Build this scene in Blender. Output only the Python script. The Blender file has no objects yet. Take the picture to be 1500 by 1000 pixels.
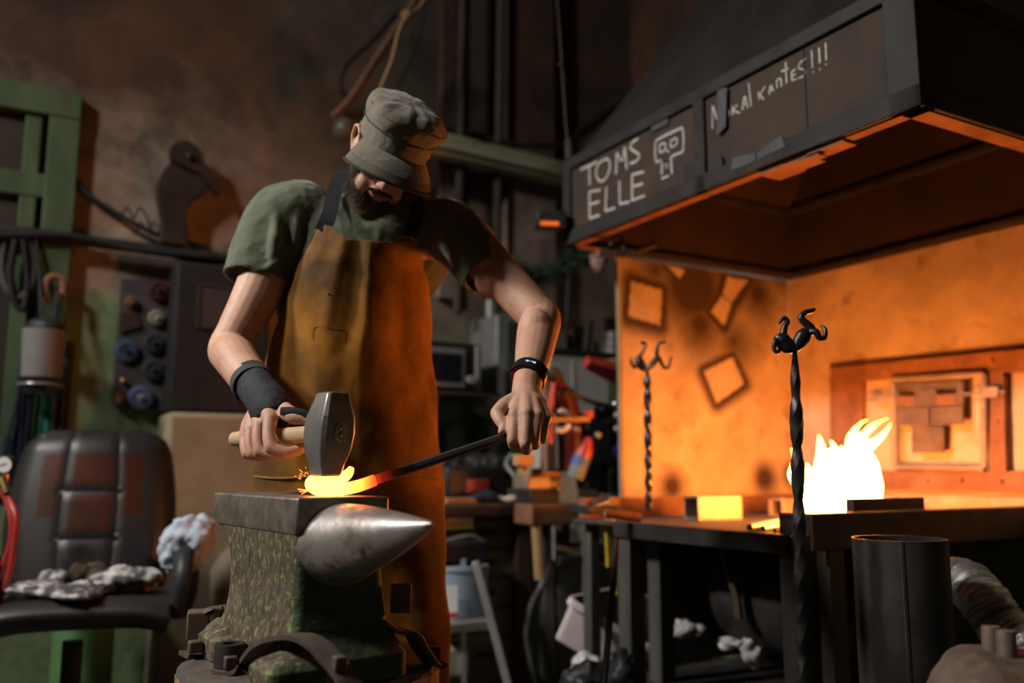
import bpy, bmesh, math, random
from math import sin, cos, pi, radians, sqrt
from mathutils import Vector, Matrix, noise
random.seed(7)
SC = bpy.context.scene
COL = SC.collection
V = Vector
# ---------------------------------------------------------------- camera
F = 1300.0
PITCH = radians(8.3)
CAMH = 0.92
def ray(px, py):
    xc = (px-750)/F; yc = (500-py)/F
    return V((xc, cos(PITCH)-yc*sin(PITCH), sin(PITCH)+yc*cos(PITCH)))
CAMP = V((0, 0, CAMH))
def PY(px, py, Y):
    r = ray(px, py); return CAMP + r*(Y/r.y)
def PZ(px, py, z):
    r = ray(px, py); return CAMP + r*((z-CAMH)/r.z)
def PP(px, py, p, n):
    r = ray(px, py); n = V(n); return CAMP + r*((V(p)-CAMP).dot(n)/r.dot(n))
cd = bpy.data.cameras.new('camera'); cam = bpy.data.objects.new('camera', cd); COL.objects.link(cam)
cd.sensor_width = 36; cd.lens = 36*F/1500; cd.clip_start = .02; cd.clip_end = 60
cam.location = CAMP; cam.rotation_euler = (pi/2+PITCH, 0, 0)
cd.dof.use_dof = True; cd.dof.focus_distance = 1.72; cd.dof.aperture_fstop = 1.6
SC.camera = cam
# workshop frame: b runs along the hearth's short side (V_), a along the hearth's long side (U_)
U_ = V((-.496, .868, 0)).normalized(); V_ = V((U_.y, -U_.x, 0))
ANG = math.atan2(V_.y, V_.x)
HC = PY(1347, 155, 2.0)                     # near bottom corner of the hood
O0 = V((HC.x, HC.y, 0))
FR = Matrix.Translation(O0) @ Matrix.Rotation(ANG, 4, 'Z')
FRI = FR.inverted()
def L(b, a, z=0): return FR @ V((b, a, z))
def fb(px, py, b): return FRI @ PP(px, py, L(b, 0), V_)     # pixel on plane b -> (b,a,z)
def fa(px, py, a): return FRI @ PP(px, py, L(0, a), U_)     # pixel on plane a
def fz(px, py, z): return FRI @ PZ(px, py, z)
# ---------------------------------------------------------------- materials
MATS = {}
def mat(name, c1, c2=None, scale=8.0, rough=.7, metal=0.0, bump=0.0, bscale=None, stretch=None, c3=None, lo=.35, hi=.65,
        detail=6, emit=None, estr=0, rough2=None, spec=None, sheen=0, sss=0, patch=None, pscale=2.0, plo=.5, phi=.6, dist=0.0):
    m = bpy.data.materials.new(name); m.use_nodes = True
    nt = m.node_tree; nd = nt.nodes; lk = nt.links
    b = nd['Principled BSDF']
    b.inputs['Roughness'].default_value = rough; b.inputs['Metallic'].default_value = metal
    if spec is None and (rough >= .72 or (max(c1) < .13 and metal < .55)): spec = .2
    if spec is not None: b.inputs['Specular IOR Level'].default_value = spec
    if sheen: b.inputs['Sheen Weight'].default_value = sheen
    if sss:
        b.inputs['Subsurface Weight'].default_value = sss; b.inputs['Subsurface Radius'].default_value = (.012, .004, .002)
        b.inputs['Subsurface Scale'].default_value = 1.0
    tc = nd.new('ShaderNodeTexCoord'); mp = nd.new('ShaderNodeMapping')
    lk.new(tc.outputs['Object'], mp.inputs['Vector'])
    if stretch: mp.inputs['Scale'].default_value = stretch
    def nz(sc, d=detail):
        n = nd.new('ShaderNodeTexNoise'); n.inputs['Scale'].default_value = sc; n.inputs['Detail'].default_value = d
        n.inputs['Roughness'].default_value = .6; n.inputs['Distortion'].default_value = dist
        lk.new(mp.outputs[0], n.inputs['Vector']); return n
    def rgba(c): return (c[0], c[1], c[2], 1)
    if c2 is not None:
        n = nz(scale); rp = nd.new('ShaderNodeValToRGB'); lk.new(n.outputs['Fac'], rp.inputs[0])
        e = rp.color_ramp.elements; e[0].position = lo; e[1].position = hi
        e[0].color = rgba(c1); e[1].color = rgba(c2)
        if c3 is not None:
            x = e.new((lo+hi)/2); x.color = rgba(c3)
        out = rp.outputs['Color']
        if patch is not None:
            n2 = nz(pscale); r2 = nd.new('ShaderNodeValToRGB'); lk.new(n2.outputs['Fac'], r2.inputs[0])
            r2.color_ramp.elements[0].position = plo; r2.color_ramp.elements[1].position = phi
            mx = nd.new('ShaderNodeMix'); mx.data_type = 'RGBA'; lk.new(r2.outputs['Color'], mx.inputs[0])
            lk.new(out, mx.inputs[6]); mx.inputs[7].default_value = rgba(patch); out = mx.outputs[2]
        lk.new(out, b.inputs['Base Color'])
        if rough2 is not None:
            mr = nd.new('ShaderNodeMapRange'); lk.new(n.outputs['Fac'], mr.inputs[0])
            mr.inputs['From Min'].default_value = lo; mr.inputs['From Max'].default_value = hi
            mr.inputs['To Min'].default_value = rough; mr.inputs['To Max'].default_value = rough2
            lk.new(mr.outputs[0], b.inputs['Roughness'])
    else:
        b.inputs['Base Color'].default_value = rgba(c1)
    if bump:
        n = nz(bscale or scale*3); bp = nd.new('ShaderNodeBump'); bp.inputs['Strength'].default_value = min(1, bump*1.0)
        bp.inputs['Distance'].default_value = .01*max(.2, bump)
        lk.new(n.outputs['Fac'], bp.inputs['Height']); lk.new(bp.outputs[0], b.inputs['Normal'])
    if emit is not None:
        b.inputs['Emission Color'].default_value = rgba(emit); b.inputs['Emission Strength'].default_value = estr
    MATS[name] = m
    return m
# ---------------------------------------------------------------- mesh building
WM = {}
def wm(o): return WM.get(o.name, Matrix.Identity(4)) if o is not None else Matrix.Identity(4)
class MB:
    def __init__(s): s.v = []; s.f = []; s.mi = []; s.cur = 0
    def add(s, vs, fs):
        n = len(s.v); s.v += [V(p) for p in vs]
        for f in fs: s.f.append([i+n for i in f]); s.mi.append(s.cur)
        return s
    def box(s, c, d, M=None, rz=0, taper=1.0):
        c = V(c); hx, hy, hz = d[0]/2, d[1]/2, d[2]/2
        vs = []
        for z in (-1, 1):
            k = taper if z > 0 else 1
            for (x, y) in ((-1, -1), (1, -1), (1, 1), (-1, 1)):
                p = V((x*hx*k, y*hy*k, z*hz))
                if rz: p = Matrix.Rotation(rz, 3, 'Z') @ p
                p = p + c
                vs.append(M @ p if M is not None else p)
        return s.add(vs, [(3, 2, 1, 0), (4, 5, 6, 7), (0, 1, 5, 4), (1, 2, 6, 5), (2, 3, 7, 6), (3, 0, 4, 7)])
    def bar(s, p0, p1, w, h, up=(0, 0, 1)):
        p0, p1 = V(p0), V(p1); d = (p1-p0); ln = d.length; d.normalize(); up = V(up)
        if abs(d.dot(up)) > .98: up = V((1, 0, 0))
        x = d.cross(up).normalized(); z = x.cross(d)
        vs = []
        for q in (p0, p1):
            for (a, b) in ((-1, -1), (1, -1), (1, 1), (-1, 1)): vs.append(q + x*(a*w/2) + z*(b*h/2))
        return s.add(vs, [(0, 1, 2, 3), (7, 6, 5, 4), (4, 5, 1, 0), (5, 6, 2, 1), (6, 7, 3, 2), (7, 4, 0, 3)])
    def loft(s, rings, caps=(True, True), closed=True):
        n = len(rings[0]); vs = [p for r in rings for p in r]; fs = []
        m = n if closed else n-1
        for i in range(len(rings)-1):
            for j in range(m):
                k = (j+1) % n
                fs.append((i*n+j, i*n+k, (i+1)*n+k, (i+1)*n+j))
        if closed and caps[0]: fs.append(tuple(reversed(range(n))))
        if closed and caps[1]: fs.append(tuple((len(rings)-1)*n+j for j in range(n)))
        return s.add(vs, fs)
    def tube(s, pts, r, n=12, sq=1.0, caps=(True, True), up=None, twist=0, close=False):
        pts = [V(p) for p in pts]; N = len(pts)
        rs = r if isinstance(r, (list, tuple)) else [r]*N
        sqs = sq if isinstance(sq, (list, tuple)) else [sq]*N
        rings = []; x = None
        for i, p in enumerate(pts):
            d = (pts[min(i+1, N-1)] - pts[max(i-1, 0)])
            if d.length < 1e-9: d = V((0, 0, 1))
            d.normalize()
            if x is None:
                u0 = V(up) if up else (V((0, 0, 1)) if abs(d.z) < .9 else V((0, 1, 0)))
                x = (u0 - d*u0.dot(d)).normalized()
            else:
                x = (x - d*x.dot(d)).normalized()
            y = d.cross(x); tw = twist*i/max(1, N-1)
            rings.append([p + x*(cos(2*pi*k/n+tw)*rs[i]) + y*(sin(2*pi*k/n+tw)*rs[i]*sqs[i]) for k in range(n)])
        if close: rings.append(rings[0])
        return s.loft(rings, caps if not close else (False, False))
    def cyl(s, p0, p1, r0, r1=None, n=24):
        return s.tube([p0, p1], [r0, r0 if r1 is None else r1], n)
    def lathe(s, prof, M=None, n=32, caps=(True, True)):
        rings = []
        for (r, z) in prof:
            ring = [V((cos(2*pi*k/n)*r, sin(2*pi*k/n)*r, z)) for k in range(n)]
            rings.append([M @ p for p in ring] if M is not None else ring)
        return s.loft(rings, caps)
    def prism(s, poly, M, h):
        n = len(poly); vs = [M @ V((x, y, 0)) for x, y in poly] + [M @ V((x, y, h)) for x, y in poly]
        fs = [tuple(reversed(range(n))), tuple(n+i for i in range(n))]
        for i in range(n): fs.append((i, (i+1) % n, n+(i+1) % n, n+i))
        return s.add(vs, fs)
    def ring2(s, outer, inner, M, h):     # prism with a hole, outer/inner same count
        n = len(outer)
        vs = [M @ V((x, y, z)) for z in (0, h) for P in (outer, inner) for x, y in P]
        fs = []
        for i in range(n):
            j = (i+1) % n
            fs += [(i, n+i, n+j, j), (2*n+i, 2*n+j, 3*n+j, 3*n+i), (i, j, 2*n+j, 2*n+i), (n+i, 3*n+i, 3*n+j, n+j)]
        return s.add(vs, fs)
    def ball(s, c, r, M=None, n=16, m=10):
        if not isinstance(r, (list, tuple)): r = (r, r, r)
        vs = []; fs = []
        c = V(c)
        def P(p):
            q = V((p[0]*r[0], p[1]*r[1], p[2]*r[2]))
            return (M @ (q + c)) if M is not None else q + c
        vs.append(P((0, 0, 1)))
        for i in range(1, m):
            th = pi*i/m
            for k in range(n): vs.append(P((sin(th)*cos(2*pi*k/n), sin(th)*sin(2*pi*k/n), cos(th))))
        vs.append(P((0, 0, -1)))
        for k in range(n):
            fs.append((0, 1+k, 1+(k+1) % n))
            e = len(vs)-1; b0 = 1+(m-2)*n
            fs.append((e, b0+(k+1) % n, b0+k))
        for i in range(m-2):
            for k in range(n):
                a = 1+i*n+k; b = 1+i*n+(k+1) % n
                fs.append((a, a+n, b+n, b))
        return s.add(vs, fs)
    def grid(s, fn, nu, nv):
        vs = [fn(i/nu, j/nv) for j in range(nv+1) for i in range(nu+1)]; w = nu+1
        return s.add(vs, [(j*w+i, j*w+i+1, (j+1)*w+i+1, (j+1)*w+i) for j in range(nv) for i in range(nu)])
    def sheet(s, fn, nu, nv, th):         # closed thin sheet from a grid function: thickness along the given normal
        g = [[V(fn(i/nu, j/nv)) for i in range(nu+1)] for j in range(nv+1)]
        def nrm(i, j):
            a = g[j][min(i+1, nu)]-g[j][max(i-1, 0)]; b = g[min(j+1, nv)][i]-g[max(j-1, 0)][i]
            c = a.cross(b); return c.normalized() if c.length > 1e-12 else V((0, 0, 1))
        w = nu+1; N = w*(nv+1)
        vs = [g[j][i] for j in range(nv+1) for i in range(w)] + [g[j][i]-nrm(i, j)*th for j in range(nv+1) for i in range(w)]
        fs = []
        for j in range(nv):
            for i in range(nu):
                a = j*w+i; fs.append((a, a+1, a+w+1, a+w)); fs.append((N+a, N+a+w, N+a+w+1, N+a+1))
        for i in range(nu):
            fs.append((i+1, i, N+i, N+i+1)); a = nv*w+i; fs.append((a, a+1, N+a+1, N+a))
        for j in range(nv):
            a = j*w; fs.append((a, a+w, N+a+w, N+a)); a = j*w+nu; fs.append((a+w, a, N+a, N+a+w))
        return s.add(vs, fs)
    def build(s, name, m, parent=None, bevel=0, smooth=35, sub=0, remesh=0, smit=0, disp=None, origin=None, fix=False):
        me = bpy.data.meshes.new(name); o = bpy.data.objects.new(name, me); COL.objects.link(o)
        if parent is not None:
            o.parent = parent; Mi = wm(parent).inverted(); WM[o.name] = wm(parent)
            vs = [Mi @ p for p in s.v]
        else:
            if origin is None:
                xs = [p.x for p in s.v]; ys = [p.y for p in s.v]; zs = [p.z for p in s.v]
                origin = V(((min(xs)+max(xs))/2, (min(ys)+max(ys))/2, min(zs)))
            o.location = origin; WM[o.name] = Matrix.Translation(origin)
            vs = [p-V(origin) for p in s.v]
        me.from_pydata([tuple(p) for p in vs], [], s.f)
        for mm in (m if isinstance(m, (list, tuple)) else [m]): me.materials.append(mm)
        if isinstance(m, (list, tuple)): me.polygons.foreach_set('material_index', s.mi)
        me.validate(); me.update()
        if fix:
            bm = bmesh.new(); bm.from_mesh(me); bmesh.ops.recalc_face_normals(bm, faces=bm.faces); bm.to_mesh(me); bm.free()
        if smooth:
            me.polygons.foreach_set('use_smooth', [True]*len(me.polygons))
            if not remesh and smooth < 180: me.set_sharp_from_angle(angle=radians(smooth))
        if remesh:
            md = o.modifiers.new('remesh', 'REMESH'); md.mode = 'VOXEL'; md.voxel_size = remesh; md.use_smooth_shade = True
        if bevel:
            md = o.modifiers.new('bevel', 'BEVEL'); md.width = bevel; md.segments = 2; md.limit_method = 'ANGLE'; md.angle_limit = radians(35)
            md.harden_normals = False
        if sub:
            md = o.modifiers.new('sub', 'SUBSURF'); md.levels = sub; md.render_levels = sub
        if smit:
            md = o.modifiers.new('smooth', 'SMOOTH'); md.factor = .5; md.iterations = smit
        if disp:
            st, sz = disp[:2]
            tx = bpy.data.textures.new(name+'_relief', 'CLOUDS'); tx.noise_scale = sz; tx.noise_depth = 3
            md = o.modifiers.new('relief', 'DISPLACE'); md.texture = tx; md.strength = st; md.mid_level = .5
            md.texture_coords = 'LOCAL'
        return o
def box(name, m, c, d, parent=None, bevel=.003, M=None, rz=0, **k):
    return MB().box(c, d, M=M, rz=rz).build(name, m, parent, bevel=bevel, **k)
def tag(o, label=None, cat=None, group=None, kind=None):
    if label: o['label'] = label
    if cat: o['category'] = cat
    if group: o['group'] = group
    if kind: o['kind'] = kind
    return o
def thing(name, label, cat, loc=(0, 0, 0), rz=0, group=None):
    o = bpy.data.objects.new(name, None); COL.objects.link(o); o.empty_display_size = .1
    o.location = loc; o.rotation_euler = (0, 0, rz)
    WM[o.name] = Matrix.Translation(V(loc)) @ Matrix.Rotation(rz, 4, 'Z')
    return tag(o, label, cat, group)
def kids(o): return [c for c in bpy.data.objects if c.parent == o]
def copy_tree(o, loc=None, rz=None, label=None, parent=None):
    c = o.copy(); COL.objects.link(c)
    if parent is not None: c.parent = parent
    else:
        if loc is not None: c.location = loc
        if rz is not None: c.rotation_euler = (0, 0, rz)
        WM[c.name] = Matrix.Translation(c.location) @ Matrix.Rotation(c.rotation_euler[2], 4, 'Z')
        if label: c['label'] = label
    for k in kids(o): copy_tree(k, parent=c)
    return c
def spline(pts, n=8):
    pts = [V(p) for p in pts]; out = []
    for i in range(len(pts)-1):
        p0 = pts[max(i-1, 0)]; p1 = pts[i]; p2 = pts[i+1]; p3 = pts[min(i+2, len(pts)-1)]
        for k in range(n):
            t = k/n
            out.append(.5*((2*p1) + (p2-p0)*t + (2*p0-5*p1+4*p2-p3)*t*t + (3*p1-p0-3*p2+p3)*t**3))
    out.append(pts[-1]); return out
def lerp(a, b, t): return a+(b-a)*t
def table(rows, y):          # piecewise linear lookup on first column
    if y <= rows[0][0]: return rows[0][1:]
    for r0, r1 in zip(rows, rows[1:]):
        if y <= r1[0]:
            t = (y-r0[0])/(r1[0]-r0[0]); return tuple(lerp(a, b, t) for a, b in zip(r0[1:], r1[1:]))
    return rows[-1][1:]
def frame_M(p, x, y):        # local x,y,z=x cross y
    x = V(x).normalized(); z = x.cross(V(y)).normalized(); y = z.cross(x)
    M = Matrix.Identity(4)
    for i, c in enumerate((x, y, z)):
        for j in range(3): M[j][i] = c[j]
    for j in range(3): M[j][3] = p[j]
    return M
# ================================================================= materials
concrete = mat('plaster_beige', (.30, .25, .17), (.19, .155, .105), scale=5, rough=.9, bump=.4, bscale=30, lo=.3, hi=.7)
blk_steel = mat('black_steel', (.022, .020, .020), (.050, .044, .040), scale=7, rough=.55, metal=.3, bump=.15, bscale=40, rough2=.7)
hood_frame = mat('hood_frame_steel', (.022, .020, .019), (.040, .036, .034), scale=5, rough=.6, metal=.2, bump=.1, bscale=50)
hood_panel = mat('hood_brown_sheet', (.062, .044, .030), (.038, .029, .024), scale=4, rough=.7, metal=.1, bump=.15, bscale=20, c3=(.052, .037, .029), dist=.6)
hood_slope = mat('hood_slope_sheet', (.024, .021, .020), (.014, .0125, .012), scale=4, rough=.65, metal=.1, bump=.1, bscale=15)
hood_in = mat('sooty_brown_sheet', (.038, .022, .014), (.022, .014, .010), scale=4, rough=.9, bump=.2)
chalk = mat('white_chalk', (.62, .60, .57), (.34, .32, .30), scale=90, rough=.95, lo=.35, hi=.75)
chalk_dim = mat('faint_chalk', (.42, .39, .36), (.14, .12, .10), scale=110, rough=.95, lo=.35, hi=.7)
gray_patch = mat('grey_sheet_patch', (.085, .09, .09), (.06, .065, .065), scale=10, rough=.6, metal=.1)
forge_steel = mat('forge_dark_steel', (.05, .045, .04), (.11, .085, .06), scale=6, rough=.6, metal=.2, bump=.25, bscale=40, patch=(.12, .05, .02), pscale=2.5, plo=.55, phi=.7)
leg_steel = mat('worn_steel_legs', (.05, .05, .046), (.095, .09, .08), scale=9, rough=.55, metal=.3, bump=.2, stretch=(1, 1, .25))
shield_m = mat('heat_shield_wall', (.50, .38, .28), (.34, .25, .17), scale=4, rough=.85, bump=.3, bscale=35, patch=(.22, .15, .10), pscale=9, plo=.55, phi=.75)
rust = mat('rusty_steel', (.16, .075, .04), (.27, .13, .07), scale=9, rough=.75, metal=.25, bump=.3, bscale=40)
plate_m = mat('plate_steel', (.22, .17, .14), (.34, .26, .20), scale=12, rough=.5, metal=.4, bump=.2, bscale=60)
iron = mat('forged_black_iron', (.03, .03, .032), (.08, .077, .075), scale=25, rough=.38, metal=.75, bump=.35, bscale=70)
coal = mat('coal', (.01, .01, .01), (.04, .035, .03), scale=40, rough=.8, bump=.6)
brick_m = mat('firebrick', (.38, .27, .18), (.26, .18, .12), scale=14, rough=.9, bump=.3)
green_paint = mat('green_paint_frame', (.075, .11, .06), (.05, .078, .042), scale=12, rough=.65, bump=.2, stretch=(1, 1, .3), patch=(.07, .065, .04), pscale=8, plo=.6, phi=.7)
dark_board = mat('dark_window_board', (.032, .026, .02), (.05, .04, .03), scale=5, rough=.8)
blk_plastic = mat('black_plastic', (.012, .012, .013), (.02, .02, .022), scale=20, rough=.5, spec=.3)
leather_blk = mat('black_leather', (.013, .012, .013), (.022, .020, .020), scale=6, rough=.45, bump=.2, bscale=90, spec=.4)
leather_red = mat('worn_oxblood_leather', (.075, .016, .007), (.03, .011, .007), scale=5, rough=.45, bump=.2, bscale=90)
rag = mat('white_rag', (.52, .50, .48), (.07, .065, .07), scale=16, rough=.95, lo=.42, hi=.55, bump=.5)
rag_blue = mat('pale_blue_cloth', (.42, .47, .55), (.30, .34, .42), scale=9, rough=.95, bump=.5, bscale=18)
rag_brown = mat('brown_glove_cloth', (.11, .085, .06), (.07, .05, .035), scale=12, rough=.95, bump=.5)
red_rubber = mat('red_rubber', (.42, .035, .03), (.32, .025, .02), scale=10, rough=.45)
white_face = mat('gauge_face', (.7, .7, .7), rough=.4)
brass = mat('brass', (.55, .38, .14), (.4, .27, .10), scale=20, rough=.35, metal=.9)
chrome = mat('bright_metal', (.55, .54, .52), (.35, .34, .33), scale=20, rough=.25, metal=.95)
galv = mat('galvanised_metal', (.30, .30, .29), (.2, .2, .2), scale=12, rough=.5, metal=.5)
turq = mat('turquoise_cloth', (.05, .30, .27), (.02, .16, .15), scale=6, rough=.9, stretch=(3, 3, .3), bump=.4)
navy = mat('navy_cloth', (.015, .03, .06), (.01, .015, .03), scale=6, rough=.9, stretch=(3, 3, .3), bump=.4)
olive = mat('olive_drawers', (.13, .12, .045), (.085, .08, .035), scale=7, rough=.6, bump=.15, patch=(.05, .04, .02), pscale=6, plo=.6, phi=.75)
wood = mat('pale_wood', (.36, .23, .11), (.23, .14, .065), scale=6, rough=.75, stretch=(1, 1, .15), bump=.25)
wood_dk = mat('dark_wood', (.09, .06, .035), (.05, .035, .02), scale=6, rough=.75, stretch=(1, 1, .2), bump=.25)
white_enamel = mat('white_enamel', (.50, .50, .47), (.40, .40, .37), scale=5, rough=.5)
red_paint = mat('red_machine_paint', (.38, .035, .02), (.2, .02, .015), scale=8, rough=.45)
blue_plastic = mat('blue_grey_bucket', (.27, .34, .42), (.22, .28, .36), scale=5, rough=.5)
tub_m = mat('pinkish_white_plastic', (.80, .70, .70), (.70, .60, .60), scale=5, rough=.5)
tub_in = mat('brown_tub_lining', (.26, .19, .17), (.18, .13, .12), scale=6, rough=.7)  # inside of the tub, a darker brown than its shell
yellow = mat('yellow_paint', (.60, .42, .03), (.45, .30, .03), scale=10, rough=.6)
bag_m = mat('translucent_bag', (.42, .42, .42), (.25, .25, .25), scale=9, rough=.35, bump=.6, bscale=25)
cardboard = mat('cardboard', (.20, .13, .075), (.15, .10, .06), scale=8, rough=.9)
corr = mat('grey_sheet_metal', (.17, .18, .17), (.11, .115, .11), scale=7, rough=.5, metal=.3)
glass_dk = mat('dark_glass', (.012, .014, .018), rough=.12)
foil = mat('aluminium_foil_duct', (.75, .74, .72), (.5, .49, .48), scale=30, rough=.3, metal=.75, bump=.7, bscale=60)
fir = mat('fir_needles', (.025, .055, .030), (.045, .08, .045), scale=20, rough=.8)
petal = mat('dried_pink_petals', (.42, .19, .19), (.30, .22, .17), scale=30, rough=.8)

def wall_mat(name, dado):
    m = bpy.data.materials.new(name); m.use_nodes = True; nt = m.node_tree; nd = nt.nodes; lk = nt.links; b = nd['Principled BSDF']
    b.inputs['Roughness'].default_value = .92
    tc = nd.new('ShaderNodeTexCoord')
    def nz(sc, det=8, dist=0):
        n = nd.new('ShaderNodeTexNoise'); n.inputs['Scale'].default_value = sc; n.inputs['Detail'].default_value = det
        n.inputs['Roughness'].default_value = .65; n.inputs['Distortion'].default_value = dist
        lk.new(tc.outputs['Object'], n.inputs['Vector']); return n.outputs['Fac']
    def ramp(f, *st):
        r = nd.new('ShaderNodeValToRGB'); lk.new(f, r.inputs[0]); e = r.color_ramp.elements
        for i, (p, c) in enumerate(st):
            if i < 2: x = e[i]; x.position = p
            else: x = e.new(p)
            x.color = (c[0], c[1], c[2], 1) if isinstance(c, tuple) else (c, c, c, 1)
        return r.outputs['Color']
    def mix(f, a, c):
        x = nd.new('ShaderNodeMix'); x.data_type = 'RGBA'; lk.new(f, x.inputs[0]); lk.new(a, x.inputs[6]); lk.new(c, x.inputs[7]); return x.outputs[2]
    def math_(op, a, c):
        x = nd.new('ShaderNodeMath'); x.operation = op
        for i, q in enumerate((a, c)):
            if isinstance(q, (int, float)): x.inputs[i].default_value = q
            else: lk.new(q, x.inputs[i])
        return x.outputs[0]
    sep = nd.new('ShaderNodeSeparateXYZ'); lk.new(tc.outputs['Object'], sep.inputs[0]); z = sep.outputs['Z']; X = sep.outputs['X']
    plaster = ramp(nz(3.2, 10, .4), (.30, (.075, .055, .042)), (.72, (.37, .285, .23)), (.5, (.23, .17, .135)))
    old = ramp(nz(2.0, 10, .8), (.32, (.022, .013, .009)), (.70, (.11, .048, .022)), (.52, (.058, .029, .017)))
    n1 = nz(1.6, 6, .3)
    zz = math_('ADD', z, math_('MULTIPLY', n1, 1.1))
    f = ramp(math_('MULTIPLY', math_('SUBTRACT', zz, 2.75), 1.6), (.0, 0.0), (.6, 1.0))
    up = mix(f, plaster, old)
    # a darker grey-black tone over the middle of the wall, high up
    sx = ramp(math_('ADD', math_('MULTIPLY', math_('SUBTRACT', X, 1.25), .9), math_('MULTIPLY', nz(1.2, 5, .3), .8)), (.25, 0.0), (.8, 1.0))
    sz = ramp(math_('MULTIPLY', math_('SUBTRACT', z, 1.9), .9), (.0, .25), (.8, 1.0)); sr = ramp(math_('MULTIPLY', math_('SUBTRACT', 2.45, X), 2.5), (.0, .35), (1.0, 1.0)); smoke = math_('MULTIPLY', math_('MULTIPLY', sx, sz), sr)
    dk = ramp(nz(4, 8, .3), (.3, (.022, .018, .014)), (.7, (.085, .07, .052)))
    up = mix(smoke, up, dk)  # blends the grey-black tone over the upper wall colour
    grn = ramp(nz(5, 10, .6), (.3, (.085, .13, .065)), (.7, (.20, .27, .135)), (.5, (.14, .20, .10)))
    chips = ramp(nz(9, 10, 1.2), (.60, 0.0), (.68, 1.0))
    grn = mix(chips, grn, plaster)
    zg = math_('ADD', z, math_('MULTIPLY', nz(3, 8, .5), .35))
    fg = ramp(math_('MULTIPLY', math_('SUBTRACT', dado+.10, zg), 8), (.0, 0.0), (.5, 1.0))
    out = mix(fg, up, grn)
    lk.new(out, b.inputs['Base Color'])
    bp = nd.new('ShaderNodeBump'); bp.inputs['Strength'].default_value = .6; bp.inputs['Distance'].default_value = .012
    lk.new(nz(14, 10), bp.inputs['Height']); lk.new(bp.outputs[0], b.inputs['Normal'])
    return m
wallm = wall_mat('peeling_plaster_wall', 1.72)
floor_m = mat('dirty_concrete_floor', (.06, .055, .048), (.11, .10, .085), scale=4, rough=.85, bump=.3)
ceil_m = mat('dark_ceiling', (.05, .04, .035), (.09, .07, .05), scale=2, rough=.9)

# ================================================================= shell
AW = 2.771; BR = 1.30; BL = -6.2; AF = -4.6; CZ = 4.2
def fbox(b0, b1, a0, a1, z0, z1):
    return ((b0+b1)/2, (a0+a1)/2, (z0+z1)/2), (abs(b1-b0), abs(a1-a0), abs(z1-z0))
def FB(name, m, b0, b1, a0, a1, z0, z1, parent=None, bevel=.003, **k):
    c, d = fbox(b0, b1, a0, a1, z0, z1)
    return MB().box(c, d, M=FR).build(name, m, parent, bevel=bevel, **k)
for nm, m, q in (('floor', floor_m, (BL-.2, BR+.2, AF-.2, AW+.2, -.12, 0)), ('ceiling', ceil_m, (BL-.2, BR+.2, AF-.2, AW+.2, CZ, CZ+.12)),
                 ('wall_back', wallm, (BL-.2, BR+.2, AW, AW+.2, 0, CZ)), ('wall_right', wallm, (BR, BR+.2, AF, AW, 0, CZ)),
                 ('wall_left', wallm, (BL-.2, BL, AF, AW, 0, CZ)), ('wall_front', wallm, (BL, BR, AF-.2, AF, 0, CZ))):
    tag(FB(nm, m, *q, bevel=0, smooth=0), kind='structure')
# pilasters behind the smith
for i, (x0, x1, d) in enumerate(((735, 800, .10), (640, 664, .05))):
    b0 = fa(x0, 200, AW)[0]; b1 = fa(x1, 200, AW)[0]
    tag(FB('trim_%d' % (i+1), wallm, b0, b1, AW-d, AW, 1.78, CZ, bevel=.008, origin=L(0, AW, 0)), kind='structure')
# window with green frame
wb0, wb1, wz0, wz1 = -2.75, -1.64, .95, 2.49
win = tag(FB('window_1', dark_board, wb0+.1, wb1-.1, AW-.015, AW-.002, wz0, wz1-.08), kind='structure')
fr = MB()
for q in ((wb1-.115, wb1, AW-.06, AW-.001, wz0, wz1), (wb0, wb0+.115, AW-.06, AW-.001, wz0, wz1), (wb0, wb1, AW-.065, AW-.001, wz1-.12, wz1),
          (wb0, wb1, AW-.06, AW-.001, wz0, wz0+.1)):
    c, d = fbox(*q); fr.box(c, d, M=FR)
fr.build('window_frame', green_paint, win, bevel=.006)
fr = MB()
zm = fa(50, 275, AW)[2]
for q in ((wb0+.1, wb1-.03, AW-.05, AW-.012, zm-.05, zm+.05), (wb1-.20, wb1-.14, AW-.045, AW-.012, wz0+.08, wz1-.13), (-2.25, -2.17, AW-.045, AW-.012, wz0+.08, wz1-.13)):
    c, d = fbox(*q); fr.box(c, d, M=FR)
fr.build('window_sash', green_paint, win, bevel=.005)

# ================================================================= hood
HA = 1.514; HBW = 1.20; HZ = HC.z-.003; HT = 2.08
hood = thing('forge_hood', 'large dark sheet metal smoke hood with chalk writing hanging over the forge', 'hood', L(HBW/2, HA/2, HZ), ANG)
def frustum(b0, b1, a0, a1, z0, b2, b3, a2, a3, z1, t):
    m = MB()
    o = [V((b0, a0, z0)), V((b1, a0, z0)), V((b1, a1, z0)), V((b0, a1, z0))]; p = [V((b2, a2, z1)), V((b3, a2, z1)), V((b3, a3, z1)), V((b2, a3, z1))]
    cen = V(((b0+b1)/2, (a0+a1)/2, 0))
    def ins(q):
        return [v + (cen-v).to_2d().to_3d().normalized()*t*1.4 for v in q]
    R = [o, p, ins(p), ins(o), o]
    return m.loft([[FR @ v for v in r] for r in R], (False, False))
frustum(0, HBW, 0, HA, HZ, 0, HBW, 0, HA, HT, .006).build('skirt', hood_panel, hood, smooth=0)
frustum(.0, HBW, .0, HA, HT, .40, HBW-.05, .55, HA-.52, 2.78, .006).build('sloped_cone', hood_slope, hood, smooth=0)
frustum(.42, HBW-.07, .57, HA-.54, 2.77, .42, HBW-.07, .57, HA-.54, CZ-.002, .006).build('chimney', hood_slope, hood, smooth=0)
fm = MB(); T = .014
am1, am0 = .776, .728
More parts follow.
